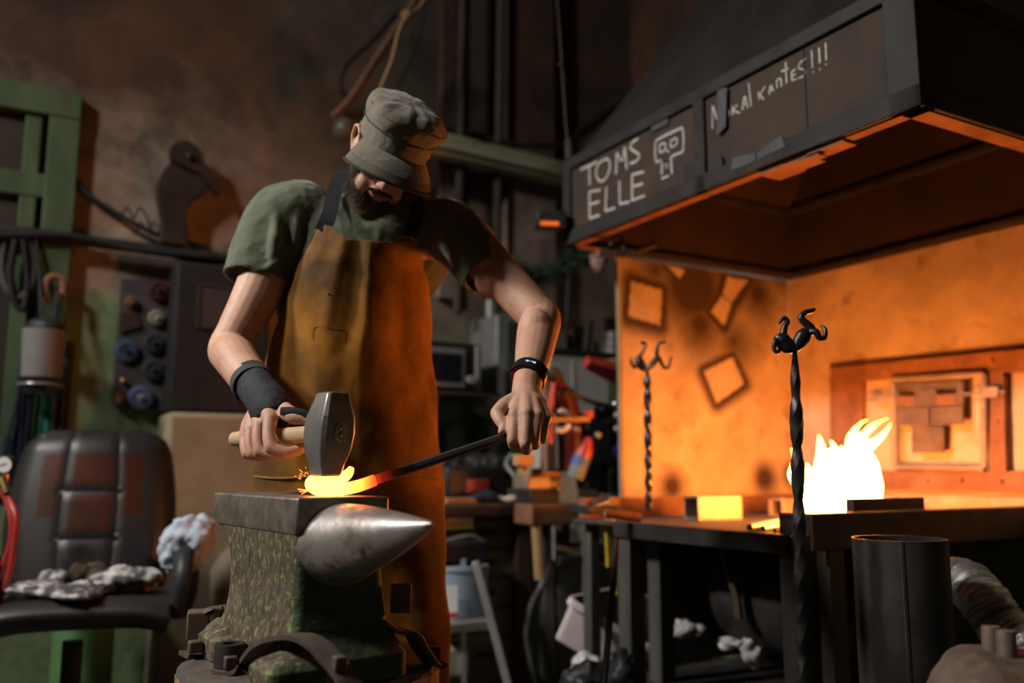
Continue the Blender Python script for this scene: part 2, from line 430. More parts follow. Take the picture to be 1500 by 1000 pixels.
c_list = [(-T, 0, -T, HA+T, HZ, HZ+.055), (-T, 0, -T, HA+T, HT-.012, HT+.03),
          (-T, 0, -T, .075, HZ, HT), (-T, 0, am0, am1, HZ, HT), (-T, 0, HA-.035, HA+T, HZ, HT),
          (-T, HBW+T, -T, 0, HZ, HZ+.055), (-T, HBW+T, -T, 0, HT-.012, HT+.03), (0, .05, -T, 0, HZ, HT),
          (-T, HBW, HA, HA+T, HZ, HZ+.055), (-T, HBW, HA, HA+T, HT-.012, HT+.03)]
for q in c_list:
    c, d = fbox(*q); fm.box(c, d, M=FR)
fm.build('angle_iron_frame', hood_frame, hood, bevel=.003)
lm = MB()
for q in ((0, .035, 0, HA, HZ-.004, HZ), (0, HBW, 0, .05, HZ-.004, HZ), (0, .26, HA-.04, HA, HZ-.004, HZ)):
    c, d = fbox(*q); lm.box(c, d, M=FR)
for a0, a1, w, dz in ((.22, .34, .05, .012), (.34, .42, .07, .016), (.42, .52, .085, .014), (.30, .37, .03, .022)):
    c, d = fbox(-.004, w, a0, a1, HZ-dz, HZ-dz+.004); lm.box(c, d, M=FR)
lm.build('bottom_lip', rust, hood)
im = MB()
for q in ((.01, .04, .01, HA-.01, HT-.02, HT+.01), (.01, HBW-.01, HA-.03, HA-.008, HT-.02, HT+.01), (HBW-.03, HBW-.008, .01, HA-.01, HT-.02, HT+.01),
          (.2, HBW, HA-.03, HA-.008, HZ-.002, HZ+.022), (HBW-.03, HBW-.008, .0, HA-.01, HZ-.002, HZ+.022)):
    c, d = fbox(*q); im.box(c, d, M=FR)
im.build('inner_rail', blk_steel, hood, bevel=.003)
# inner lining: soot-brown sheets inside the skirt and cone
frustum(.008, HBW-.008, .008, HA-.008, HZ+.01, .008, HBW-.008, .008, HA-.008, HT-.0, .003).build('inner_lining', hood_in, hood, smooth=0)
frustum(.012, HBW-.012, .012, HA-.012, HT, .41, HBW-.06, .56, HA-.53, 2.76, .003).build('inner_cone_lining', hood_in, hood, smooth=0)
# seam
FB('panel_seam', blk_steel, -.003, 0, .333, .337, HZ+.05, HT-.01, hood, bevel=0)
# grey patches on the face
def facepoly(name, pts, m, h=.004, b=-.004):
    q = [fb(x, y, b) for x, y in pts]
    M = FR @ Matrix(((0, 0, -1, b), (1, 0, 0, 0), (0, 1, 0, 0), (0, 0, 0, 1)))
    # local x = a, y = z, extruded toward -b
    return MB().prism([(p[1], p[2]) for p in q], M, h).build(name, m, hood, fix=True)
facepoly('sheet_patch', [(955, 193), (980, 182), (980, 171), (956, 183)], gray_patch)
facepoly('sheet_patch', [(1052, 133), (1066, 128), (1064, 186), (1051, 199)], gray_patch, b=-.010)
facepoly('sheet_patch', [(1072, 250), (1108, 236), (1108, 224), (1075, 231)], gray_patch, b=-.012)
facepoly('sheet_patch', [(1110, 235), (1151, 215), (1146, 198), (1111, 223)], gray_patch, b=-.012)
facepoly('sheet_patch', [(1003, 266), (1022, 258), (1022, 237), (1004, 243)], hood_frame)
q = fb(1051, 242, -.004)
MB().cyl(FR @ V((-.004, q[1], q[2])), FR @ V((-.012, q[1], q[2])), .03, n=24).build('round_boss', hood_panel, hood)
def strokes(name, ox, oy, k, lines, w, m, parent, b=-.0012):
    mb = MB(); nrm = -V_
    for ln in lines:
        P = [FR @ fb(ox+x/k, oy+y/k, b) for x, y in ln]
        if len(P) > 2: P = spline(P, 4)
        for i in range(len(P)-1):
            mb.bar(P[i], P[i+1], w*random.uniform(.85, 1.1), .0012, up=nrm) if (P[i+1]-P[i]).length > 1e-5 else None
    return mb.build(name, m, parent, smooth=0)
K1 = 5.5554
strokes('chalk_lettering', 820, 160, K1, [
    [(168, 492), (306, 428)], [(240, 462), (243, 618)],
    [(378, 402), (320, 440), (296, 520), (325, 585), (375, 560), (408, 480), (400, 415), (365, 402)],
    [(458, 528), (464, 350)], [(464, 350), (504, 420), (530, 305)], [(530, 305), (545, 485)],
    [(638, 240), (590, 270), (575, 315), (620, 350), (648, 375), (625, 420), (570, 440)]], .0072, chalk, hood)
strokes('chalk_lettering', 820, 160, K1, [
    [(240, 668), (244, 890)], [(240, 672), (330, 655)], [(243, 775), (322, 750)], [(244, 888), (322, 860)],
    [(380, 630), (372, 828)], [(372, 828), (450, 800)],
    [(486, 582), (488, 772)], [(488, 772), (565, 752)],
    [(590, 530), (588, 745)], [(590, 532), (684, 508)], [(590, 630), (676, 605)], [(588, 740), (692, 702)]], .0072, chalk, hood)
strokes('chalk_drawing', 820, 160, K1, [
    [(782, 258), (860, 215), (1000, 150)], [(1000, 150), (1008, 250), (1002, 345)], [(1002, 345), (950, 365), (900, 390)], [(782, 258), (775, 340), (784, 432)], [(784, 432), (826, 415)],
    [(812, 290), (856, 276), (858, 325), (815, 350), (812, 290)], [(902, 255), (952, 235), (948, 285), (905, 305), (902, 255)], [(868, 330), (890, 348)],
    [(905, 392), (912, 525)], [(833, 430), (830, 530)], [(828, 565), (885, 543)]], .006, chalk, hood)
strokes('chalk_drawing', 820, 160, K1, [[(790, 245), (870, 198), (996, 140)]], .0035, chalk_dim, hood)
strokes('chalk_drawing', 820, 160, K1, [[(850, 450), (885, 448)], [(855, 478), (886, 470)], [(858, 448), (858, 492)], [(878, 445), (878, 485)]], .0035, chalk_dim, hood)
strokes('chalk_lettering', 1020, 40, 5.0, [[(120, 575), (118, 742)], [(122, 575), (158, 695)]], .0045, chalk, hood)
strokes('chalk_lettering', 1020, 40, 5.0, [[(230, 598), (246, 625), (232, 658)],
    [(268, 575), (266, 640)], [(300, 565), (268, 615)], [(268, 610), (320, 628)],
    [(338, 605), (356, 505), (378, 592)], [(340, 568), (372, 560)], [(384, 408), (402, 580)],
    [(455, 470), (462, 530)], [(505, 432), (462, 498)], [(466, 492), (494, 528)],
    [(535, 492), (545, 425), (566, 470)], [(538, 462), (562, 455)],
    [(592, 445), (588, 385)], [(590, 388), (618, 375), (624, 435)],
    [(655, 255), (662, 410)], [(622, 325), (678, 298)],
    [(698, 325), (702, 390)], [(700, 328), (728, 305)], [(702, 355), (730, 340)], [(702, 390), (738, 375)],
    [(800, 232), (760, 260), (752, 300), (790, 310), (792, 350), (752, 372)],
    [(845, 168), (852, 298)], [(900, 150), (905, 262)], [(948, 112), (952, 240)],
    [(852, 326), (858, 330)], [(903, 306), (908, 310)], [(947, 268), (953, 274)]], .0045, chalk, hood)

# ================================================================= forge table and hearth
forge = thing('forge_hearth', 'black welded steel forge hearth and table on square legs under the smoke hood', 'forge', L(.6, .9, 0), ANG)
FB('table_plate', forge_steel, 0, 1.18, .46, 1.50, .735, .750, forge)
FB('edge_rail', blk_steel, -.012, .0, .46, 1.235, .70, .752, forge)
FB('edge_rail', blk_steel, 0, 1.18, 1.235, 1.247, .70, .752, forge) if False else None
FB('rear_curb', rust, .02, 1.16, 1.455, 1.495, .750, .822, forge)
hz = .81
hb = MB()
for q in ((.0, 1.18, .385, .394, .715, hz), (0, .008, .394, .50, .752, hz), (.0, 1.18, .394, .50, .79, hz-.004), (.95, 1.18, .30, .385, .70, .78)):
    c, d = fbox(*q); hb.box(c, d, M=FR)
hb.build('hearth_box', forge_steel, forge, bevel=.003)
def leg_(b, a, w, z1=.735, m=leg_steel): return FB('leg', m, b, b+w, a, a+w, 0, z1, forge, bevel=.004)
leg_(.0, .425, .080, .75); leg_(.0, 1.165, .065); leg_(.055, .385, .06, .715, forge_steel)
q = fb(970, 850, .28); leg_(.185, 1.24, .065)
leg_(1.1, .40, .06); leg_(1.1, 1.40, .06)
FB('shade_panel', blk_steel, .36, 1.17, 1.475, 1.485, .2, .73, forge)  # added dark sheet, stands in for the shade below the table
FB('lower_shelf', blk_steel, .02, 1.15, .46, 1.44, .18, .20, forge)
# air tank hanging under the table
MB().lathe([(.0, 0), (.10, .0), (.17, .06), (.19, .12), (.19, .50), (.17, .56), (.1, .62), (0, .62)], FR @ Matrix.Translation((.42, .50, .52)) @ Matrix.Rotation(-pi/2, 4, 'X'), 28).build('fan_housing', blk_steel, forge)
# raised grate edge by the fire
q = fz(1270, 740, .83)
FB('fire_curb', forge_steel, .30, .62, .50, .53, .75, .842, forge)
# heat shields ---------------------------------------------------------------
def stain_panel(name, label, b0, b1, a, z0, z1, polys, halo):
    step = .006
    nu = int((b1-b0)/step); nv = int((z1-z0)/step)
    me = bpy.data.meshes.new(name)
    vs = []; cols = []
    def inside(p, poly):
        s = None
        for i in range(len(poly)):
            x0, y0 = poly[i]; x1, y1 = poly[(i+1) % len(poly)]
            cr = (x1-x0)*(p[1]-y0)-(y1-y0)*(p[0]-x0)
            if s is None: s = cr > 0
            elif (cr > 0) != s: return False
        return True
    def dist(p, poly):
        d = 9
        for i in range(len(poly)):
            x0, y0 = poly[i]; x1, y1 = poly[(i+1) % len(poly)]
            L2 = (x1-x0)**2+(y1-y0)**2; t = max(0, min(1, ((p[0]-x0)*(x1-x0)+(p[1]-y0)*(y1-y0))/L2))
            d = min(d, sqrt((p[0]-x0-t*(x1-x0))**2+(p[1]-y0-t*(y1-y0))**2))
        return d
    for j in range(nv+1):
        for i in range(nu+1):
            b = lerp(b0, b1, i/nu); z = lerp(z0, z1, j/nv); s = 0
            for poly, w in polys:
                if inside((b, z), poly): s = 0; break
                d = dist((b, z), poly); s = max(s, max(0, 1-d/(halo*w))**1.0)
            else:
                for (cb, cz, rr, st) in extra_soot:
                    d = sqrt((b-cb)**2+(z-cz)**2)/rr
                    s = max(s, st*max(0, 1-d))
            vs.append(L(b, a, z)); cols.append(min(1, s*1.4))
    w = nu+1; fs = [(j*w+i, j*w+i+1, (j+1)*w+i+1, (j+1)*w+i) for j in range(nv) for i in range(nu)]
    n = len(vs); th = .006
    vs += [L(b, a+th, z) for (b, z) in ((b0, z0), (b1, z0), (b1, z1), (b0, z1))]
    c = [0, nu, n-1, nv*w]
    fs += [(n+3, n+2, n+1, n), (c[0], n, n+1) + tuple(range(nu, 0, -1)), (n-1, n+2, n+3) + tuple(range(nv*w, n-1)),
           (n+1, n+2, n-1) + tuple(j*w+nu for j in range(nv-1, -1, -1)), (n+3, n, 0) + tuple(j*w for j in range(1, nv+1))]
    o = bpy.data.objects.new(name, me); COL.objects.link(o); org = L((b0+b1)/2, a, z0); o.location = org; WM[o.name] = Matrix.Translation(org)
    me.from_pydata([tuple(p-org) for p in vs], [], fs)
    at = me.attributes.new('paint_stain', 'FLOAT', 'POINT'); at.data.foreach_set('value', cols+[0]*4)
    m = shield_m.copy(); m.name = 'stencilled_shield'; nt = m.node_tree; bs = nt.nodes['Principled BSDF']
    src = bs.inputs['Base Color'].links[0].from_socket
    an = nt.nodes.new('ShaderNodeAttribute'); an.attribute_name = 'paint_stain'
    mx = nt.nodes.new('ShaderNodeMix'); mx.data_type = 'RGBA'
    nt.links.new(an.outputs['Fac'], mx.inputs[0]); nt.links.new(src, mx.inputs[6]); mx.inputs[7].default_value = (.05, .03, .022, 1)
    nt.links.new(mx.outputs[2], bs.inputs['Base Color'])
    me.materials.append(m); return tag(o, label, 'heat shield')
def pl(*pts): return [tuple(fa(x, y, HA+.02)[i] for i in (0, 2)) for x, y in pts]
extra_soot = []
for (x, y, rr, st) in ((1015, 420, .34, 1.0), (960, 395, .2, .7), (1025, 475, .26, .8), (1110, 430, .22, .8), (985, 712, .11, .9), (1120, 700, .10, 1.0), (1160, 695, .08, .9), (1075, 500, .22, .7), (1140, 400, .2, .7)):
    q = fa(x, y, HA+.02); extra_soot.append((q[0], q[2], rr, st))
tagp = stain_panel('heat_shield', 'sooty sheet heat shield with pale square stencil marks at the left end of the forge', .262, 1.195, HA+.02, .80, HZ-.006,
    [(pl((925, 412), (970, 425), (967, 476), (921, 463)), 1.0), (pl((977, 388), (1004, 395), (996, 408)), .8), (pl((1066, 405), (1095, 411), (1071, 443), (1059, 430)), 1.2),
     (pl((1058, 432), (1071, 445), (1061, 477), (1042, 456)), 1.0), (pl((1031, 544), (1073, 523), (1090, 562), (1050, 590)), .75)], .085)
sh2 = tag(FB('heat_shield', shield_m, 1.195, 1.203, -.35, HA+.02, .80, HZ-.006, bevel=0), 'plain sooty heat shield wall behind the forge fire, carrying the framed plate panel', 'heat shield')
FB('shield_edge', concrete, .248, .262, HA+.018, HA+.034, .80, HZ-.006, tagp, bevel=0)
tag(FB('ledge', brick_m, 1.10, 1.195, -.35, 1.2, .75, .835, bevel=.006), 'narrow pale brick ledge along the foot of the rear heat shield', 'ledge')

# framed plate panel with a blocky riveted face and an arrow
PB = 1.185
pan = thing('riveted_panel', 'rust-brown riveted steel frame panel with a blocky plate face and an arrow, behind the fire', 'panel', L(PB, .9, .90), ANG)
def az(px, py, b=PB): q = fb(px, py, b); return q[1], q[2]
MBK = lambda b: FR @ Matrix(((0, 0, 1, b), (1, 0, 0, 0), (0, 1, 0, 0), (0, 0, 0, 1)))
def wpoly(name, pts, m, b0, b1, parent=pan, **k):
    return MB().prism([az(x, y) for x, y in pts], MBK(b0), b1-b0).build(name, m, parent, fix=True, **k)
def cr(pts): return [(1140+x/3.572, 480+y/3.572) for x, y in pts]
wpoly('frame_plate', cr([(288, 208), (455, 186), (455, 770), (288, 800)]), rust, 1.165, 1.193, bevel=.002)
wpoly('frame_plate', cr([(288, 208), (1320, 110), (1320, 228), (288, 290)]), rust, 1.163, 1.193, bevel=.002)
wpoly('frame_plate', cr([(288, 748), (1320, 748), (1320, 862), (288, 838)]), rust, 1.163, 1.193, bevel=.002)
wpoly('frame_plate', cr([(1105, 228), (1200, 222), (1215, 760), (1130, 760)]), rust, 1.160, 1.193, bevel=.002)
def twistbar(name, P, r, turns, m, parent, n=4, steps=60):
    pts = [lerp(V(P[0]), V(P[1]), i/steps) for i in range(steps+1)]
    return MB().tube(pts, r, n, twist=turns*2*pi).build(name, m, parent, smooth=50)
cor = cr([(600, 270), (1078, 240), (1078, 735), (608, 725)])
W4 = [FR @ fb(x, y, 1.150) for x, y in cor]
for i in range(4): twistbar('twisted_bar', (W4[i], W4[(i+1) % 4]), .014, 7, plate_m, pan)
tile_m = mat('dark_plate_tile', (.10, .072, .055), (.17, .125, .095), scale=18, rough=.5, metal=.4, bump=.3, bscale=60)
def tile(pts, d=0, m=tile_m): return wpoly('plate_tile', cr(pts), m, 1.145-d, 1.155, bevel=.0015)
tile([(615, 295), (1003, 275), (1003, 318), (615, 330)]); tile([(615, 325), (664, 322), (664, 415), (618, 418)]); tile([(748, 320), (862, 316), (862, 412), (748, 414)], .004)
tile([(965, 316), (1003, 314), (1003, 405), (965, 408)]); tile([(664, 360), (748, 357), (748, 412), (664, 414)], .002, rust); tile([(862, 352), (965, 350), (965, 406), (862, 410)], .002, rust)
tile([(625, 420), (712, 418), (712, 512), (628, 515)]); tile([(714, 418), (826, 416), (826, 514), (714, 514)], .004); tile([(830, 416), (915, 413), (915, 510), (830, 514)]); tile([(918, 412), (1003, 410), (1003, 505), (918, 510)], .003)
tile([(735, 516), (880, 516), (880, 655), (735, 655)], .002); tile([(858, 516), (900, 515), (900, 655), (882, 655)])
A0 = FR @ fb(1140+548/3.572, 480+368/3.572, 1.150); A1 = FR @ fb(1140+1010/3.572, 480+345/3.572, 1.150); A2 = FR @ fb(1140+1185/3.572, 480+335/3.572, 1.150)
MB().cyl(A0, A2, .005, n=10).build('arrow_shaft', plate_m, pan)
wpoly('arrow_head', cr([(492, 380), (575, 345), (562, 372), (575, 396)]), plate_m, 1.140, 1.146)
wpoly('arrow_fletching', cr([(1090, 335), (1130, 312), (1188, 310), (1188, 362), (1130, 368), (1090, 348)]), plate_m, 1.140, 1.146)
for x, y in ((575, 225), (742, 205), (922, 190), (1118, 172), (1147, 490), (780, 795), (963, 795), (1168, 805)):
    p = FR @ fb(1140+x/3.572, 480+y/3.572, 1.162); MB().ball(p, .009, n=12, m=8).build('rivet', rust, pan)

# ================================================================= fire
fire_m = bpy.data.materials.new('flame'); fire_m.use_nodes = True
nt = fire_m.node_tree; nt.nodes.clear()
em = nt.nodes.new('ShaderNodeEmission'); ou = nt.nodes.new('ShaderNodeOutputMaterial'); tc = nt.nodes.new('ShaderNodeTexCoord'); sp = nt.nodes.new('ShaderNodeSeparateXYZ')
nt.links.new(tc.outputs['Object'], sp.inputs[0])
mr = nt.nodes.new('ShaderNodeMapRange'); nt.links.new(sp.outputs['Z'], mr.inputs[0]); mr.inputs[1].default_value = .10; mr.inputs[2].default_value = .33
mr.inputs[3].default_value = 150; mr.inputs[4].default_value = 1.8
cr_ = nt.nodes.new('ShaderNodeMix'); cr_.data_type = 'RGBA'
m2 = nt.nodes.new('ShaderNodeMapRange'); nt.links.new(sp.outputs['Z'], m2.inputs[0]); m2.inputs[1].default_value = .12; m2.inputs[2].default_value = .3
nt.links.new(m2.outputs[0], cr_.inputs[0]); cr_.inputs[6].default_value = (1, .28, .045, 1); cr_.inputs[7].default_value = (1, .30, .03, 1)
nt.links.new(cr_.outputs[2], em.inputs['Color']); nt.links.new(mr.outputs[0], em.inputs['Strength']); nt.links.new(em.outputs[0], ou.inputs['Surface'])
FY = 2.93
mb = MB()
def flame(pts, rs): mb.tube(spline([PY(x, y, FY+dy) for x, y, dy in pts], 5), [r for r in spline_r(rs, 5)], 12)
def spline_r(rs, n):
    out = []
    for i in range(len(rs)-1):
        for k in range(n): out.append(lerp(rs[i], rs[i+1], k/n))
    return out+[rs[-1]]
for pts, rs in (([(1240, 762, 0), (1240, 720, 0), (1240, 690, 0), (1243, 668, 0)], [.085, .108, .085, .03]),
                ([(1212, 765, -.03), (1205, 715, -.02), (1208, 690, 0), (1204, 662, 0), (1199, 634, .02)], [.05, .062, .040, .016, .001]),
                ([(1268, 760, .0), (1272, 715, 0), (1266, 680, 0), (1258, 655, 0), (1264, 638, 0), (1284, 620, 0), (1305, 611, 0)], [.04, .045, .042, .026, .013, .007, .001]),
                ([(1256, 665, .0), (1248, 648, 0), (1250, 634, 0), (1262, 619, 0), (1276, 613, 0)], [.03, .020, .010, .005, .001]),
                ([(1268, 655, 0), (1286, 644, 0), (1299, 630, 0), (1308, 614, 0)], [.022, .010, .005, .001]),
                ([(1192, 765, -.02), (1184, 735, -.02), (1188, 705, 0), (1182, 678, 0)], [.035, .028, .018, .001]),
                ([(1222, 700, 0), (1219, 672, 0), (1222, 655, 0), (1216, 645, 0)], [.045, .025, .009, .001]),
                ([(1232, 690, 0), (1236, 668, 0), (1232, 652, 0)], [.04, .018, .001])):
    flame(pts, rs)
fire = mb.build('forge_fire', fire_m, None, remesh=.005, smit=2, disp=(.006, .04), origin=PY(1240, 755, FY))
mb = MB()
flame([(1166, 712, -.05), (1161, 695, -.05), (1166, 672, -.05), (1158, 655, -.05)], [.004, .014, .010, .001])
mb.build('flame_tongue', fire_m, fire, remesh=.004, smit=2)
tag(fire, 'bright white-yellow coal fire burning in the forge hearth', 'fire')
# bed of coals
mb = MB(); q = FRI @ PY(1240, 755, FY)
for i in range(170):
    r = random.uniform(.008, .024); t = random.uniform(0, 2*pi); d = sqrt(random.random())*.20
    p = L(q[0]+d*cos(t), min(1.2, q[1]+d*sin(t)*.8), .752+r*.6+.035*max(0, 1-d/.17)); mb.ball(p, (r, r*.8, r*.8), n=6, m=4)
tag(mb.build('coal_bed', coal, smooth=0), 'heap of black coke around the base of the forge fire', 'coal', kind='stuff')

# ================================================================= things on the forge table
def sq_tube(px0, py0, px1, py1, w, z0, L_dir, ln, label, m=plate_m, th=.006, grp=None):
    pass
def square_tube(c, w, h, ln, rz, m, label, grp=None):
    M = FR @ Matrix.Translation(c) @ Matrix.Rotation(rz, 4, 'Z') @ Matrix.Rotation(pi/2, 4, 'Y')
    t = .007
    o = [(-h/2, -w/2), (h/2, -w/2), (h/2, w/2), (-h/2, w/2)]; i = [(x*(1-2*t/h), y*(1-2*t/w)) for x, y in o]
    return tag(MB().ring2(o, i, M, ln).build('square_tube', m, bevel=.0015, fix=True), label, 'steel tube', grp)
q = fz(1003, 762, .75); square_tube((q[0]+.03, q[1]+.0, .792), .085, .082, .19, radians(-4), plate_m, 'open-ended square steel tube lying at the front of the forge table')
q = fz(1128, 757, .75); square_tube((q[0]+.03, q[1], .784), .07, .066, .15, radians(2), plate_m, 'shorter square steel tube lying close to the left side of the fire')
# rounded lump
q = fz(1045, 728, .75)
p = L(q[0]-.05, 1.38, .80)
mb = MB().ball(p, (.05, .04, .045)).ball(p+V((-.05, .0, -.012)), (.035, .03, .035)).ball(p+V((.06, 0, -.01)), (.035, .03, .03))
tag(mb.build('clinker_lump', coal, remesh=.008, disp=(.02, .03), origin=p-V((0, 0, .05))), 'round grey lump of clinker at the back of the forge table', 'clinker')
for i, (x, y, w, lb) in enumerate(((1075, 735, .16, 'brown brick lying behind the open square tube'), (1105, 752, .13, 'dark brick lying in front of the brown brick on the forge table'))):
    q = fz(x, y, .75)
    tag(box('brick', brick_m if i == 0 else coal, (q[0]+.05, min(q[1], 1.3), .773+.0), (w, .07, .045), M=FR @ Matrix.Identity(4), bevel=.006), lb, 'brick')
random.seed(11)
q = fz(1125, 745, .75)
mb = MB()
for i in range(40):
    r = random.uniform(.005, .013); mb.ball(L(q[0]+random.gauss(0, .05), q[1]+random.gauss(0, .04), .75+r*.7), (r, r*.7, r*.7), n=6, m=4)
tag(mb.build('slag_crumbs', plate_m, smooth=0), 'scatter of small slag crumbs beside the brown brick', 'slag', kind='stuff')
def rodthing(name, pts, r, m, label, cat, n=8, grp=None):
    return tag(MB().tube(spline(pts, 5), r, n).build(name, m), label, cat, grp)
P = [FR @ fz(x, y, z) for x, y, z in ((1098, 772, .765), (1140, 764, .767), (1190, 755, .78))]
rodthing('round_bar', P, .010, plate_m, 'bright round bar lying with one end in the fire', 'steel bar')
P = [FR @ fz(x, y, z) for x, y, z in ((1118, 774, .758), (1150, 768, .758), (1178, 762, .758))]
rodthing('tong_rein', P, .007, iron, 'dark thin bar lying below the bright round bar', 'steel bar')
P = [FR @ fz(x, y, z) for x, y, z in ((1135, 777, .756), (1155, 774, .756), (1172, 771, .756))]
rodthing('flat_offcut', P, .006, rust, 'small rusty offcut at the near edge of the forge table', 'offcut')
# twisted bar sticking out over the table's left end
P0 = L(.03, 1.30, .765); P1 = L(-.06, 1.42, .765)
P0 = FR @ fz(938, 758, .767); P1 = PY(886, 752, P0.y-.05)
tb = twistbar('twisted_rod', (P0, P1), .016, 4, rust, None); tag(tb, 'short twisted square rod lying over the left end of the forge table', 'iron rod')

# ================================================================= twisted candle stands
def candelabra(px, ytop, ybot, Y, k, label, arms, rz=0):
    """k: overall thickness factor; ytop is the pixel of the cup joint"""
    base = PY(px[1], ybot, Y); top = PY(px[0], ytop, Y)
    t = thing('candle_stand', label, 'candle stand', V((base.x, base.y, max(0, base.z))), 0, 'twisted iron candle stands')
    N = 120; pts = []; rs = []
    for i in range(N+1):
        u = i/N; p = lerp(top, base, u); pts.append(p)
        w = abs(sin(u*px[2]*pi))
        env = min(1, .35+u*6)
        rs.append((k*(.75+.45*w))*env)
    MB().tube(pts, rs, 4, sq=1.0, twist=px[2]*pi*.9).build('twisted_stem', iron, t, smooth=60, sub=1)
    s = (PY(px[0]+100, ytop, Y)-top).length/100      # metres per pixel
    for ar in arms:
        P = [top+V((x*s, dy, -y*s)) for x, y, dy in ar[1]]
        MB().tube(spline(P, 6), spline_r(ar[2], 6), 10, sq=ar[3] if len(ar) > 3 else 1).build(ar[0], iron, t, smooth=60)
    return t
A1_ = [('candle_arm', [(0, 0, 0), (-9, -3, 0), (-19, -13, 0), (-24, -21, 0)], [.010, .018, .019, .009], .8),
       ('candle_arm', [(0, 0, 0), (6, -7, 0), (14, -18, 0), (22, -27, 0)], [.010, .015, .018, .010], .8),
       ('curl', [(-17, -17, 0), (-13, -32, 0), (-9, -40, 0), (-14, -45, 0), (-21, -37, 0)], [.009, .007, .006, .005, .003]),
       ('curl', [(-22, -12, 0), (-30, -10, -.01), (-32, 2, -.01), (-27, 7, -.01), (-20, -2, 0)], [.006, .006, .005, .004, .004]),
       ('curl', [(20, -24, 0), (26, -30, 0), (12, -44, 0), (18, -53, 0), (29, -56, 0), (30, -59, 0)], [.009, .009, .008, .006, .005, .006]),
       ('curl', [(22, -24, 0), (30, -23, -.01), (35, -14, -.01), (42, -15, -.01), (44, -26, -.01), (40, -34, 0)], [.009, .008, .006, .006, .005, .003])]
st1 = candelabra((1164, 1184, 10), 510, 1290, 1.92, .0195, 'nearer twisted iron candle stand with curled arms, in front of the forge corner post', A1_)
A2_ = [('candle_arm', [(0, 0, 0), (-6, -3, 0), (-11, -12, 0), (-13, -20, 0)], [.008, .014, .016, .009], .8),
       ('candle_arm', [(0, 0, 0), (6, -6, 0), (13, -12, 0), (18, -20, 0)], [.008, .013, .015, .009], .8),
       ('curl', [(-12, -19, 0), (-8, -22, 0), (-1, -37, 0), (-7, -40, 0), (-6, -36, 0)], [.007, .006, .005, .004, .003]),
       ('curl', [(-13, -14, 0), (-17, -3, 0), (-23, -10, 0), (-23, -18, 0)], [.007, .006, .005, .003]),
       ('curl', [(15, -18, 0), (15, -30, 0), (18, -38, 0), (27, -40, 0), (26, -43, 0)], [.008, .007, .006, .005, .004]),
       ('curl', [(18, -16, 0), (24, -4, 0), (31, -3, 0), (34, -14, 0), (38, -18, 0)], [.008, .006, .006, .005, .003])]
qq = fb(950, 750, .06)
Y2 = (FR @ V((.06, qq[1], 0))).y
st2 = candelabra((948, 951, 7), 541, 750, Y2-.0, .0190, 'farther twisted iron candle stand, at the left end of the forge table', A2_)

# ================================================================= right foreground
cy = thing('steel_cylinder', 'tall open dark steel cylinder standing in front of the forge', 'cylinder', V((PY(1317, 800, 2.0).x, 2.0, 0)))
cc = PY(1317, 788, 2.0)
prof = [(.0955, 0), (.0985, 0), (.0985, cc.z), (.0945, cc.z), (.0945, .02), (.0, .02)]
MB().lathe([(.0, 0), (.0985, 0), (.0985, cc.z), (.0945, cc.z), (.0945, .03), (0, .03)], Matrix.Translation((cc.x, 2.0, 0)), 48).build('drum_wall', blk_steel, cy, smooth=50)
s0 = PY(1291, 790, 1.905)
MB().bar((cc.x-.035, 1.907, .0), (cc.x-.035, 1.907, cc.z), .006, .004, up=(0, 1, 0)).build('weld_seam', leg_steel, cy)
# foil duct
dp = spline([PY(1378, 850, 2.25), PY(1412, 852, 2.2), PY(1440, 878, 2.12), PY(1466, 915, 2.08), PY(1500, 950, 2.02), PY(1530, 1010, 2.0)], 22)
rs = [.052+.0045*sin(i*2.3)+random.uniform(-.002, .002) for i in range(len(dp))]
tag(MB().tube(dp, rs, 28).build('foil_duct', foil, smooth=60), 'crinkled silver foil duct hose bending down beside the steel cylinder', 'duct')
# swage block, two round pegs on top
SY = 1.36
sw = thing('swage_block', 'rusty swage block with two round pegs at the lower right corner', 'block', V((PY(1430, 1000, SY).x, SY, 0)))
mb = MB()
prof = [(1345, 1060), (1352, 1010), (1362, 980), (1385, 950), (1412, 940), (1450, 943), (1560, 950), (1580, 1080)]
bk_ = [PY(x, y, SY+.08) for x, y in prof]
fr_ = [p + V((-.035, -.19, -.035)) for p in bk_]
mb.loft([fr_, [lerp(a, b, .3)+V((0, 0, .012)) for a, b in zip(fr_, bk_)], bk_])
swm = mat('rusty_cast_iron', (.19, .15, .125), (.12, .085, .065), scale=14, rough=.6, metal=.35, bump=.4, bscale=60, patch=(.20, .07, .03), pscale=8, plo=.58, phi=.75)
mb.build('block_body', swm, sw, fix=True, remesh=.004, smit=6, disp=(.006, .03))
for (x, y0, y1, w) in ((1452, 917, 952, 12.5), (1474, 923, 957, 13)):
    Y = SY+.05 if x < 1460 else SY+.02; a = PY(x-1, y0, Y); b = PY(x+2, y1+14, Y); r = w/1300*Y
    MB().tube([b, a-V((0, 0, .003)), a], [r*1.04, r, r*.93], 24).build('peg', swm, sw, smooth=40)
bx = PY(1440, 1000, SY)
FBm = MB().box((bx.x+.04, SY+.02, bx.z/2-.03), (.22, .20, max(.1, bx.z-.06))).build('wood_stand', wood_dk, sw, bevel=.01)
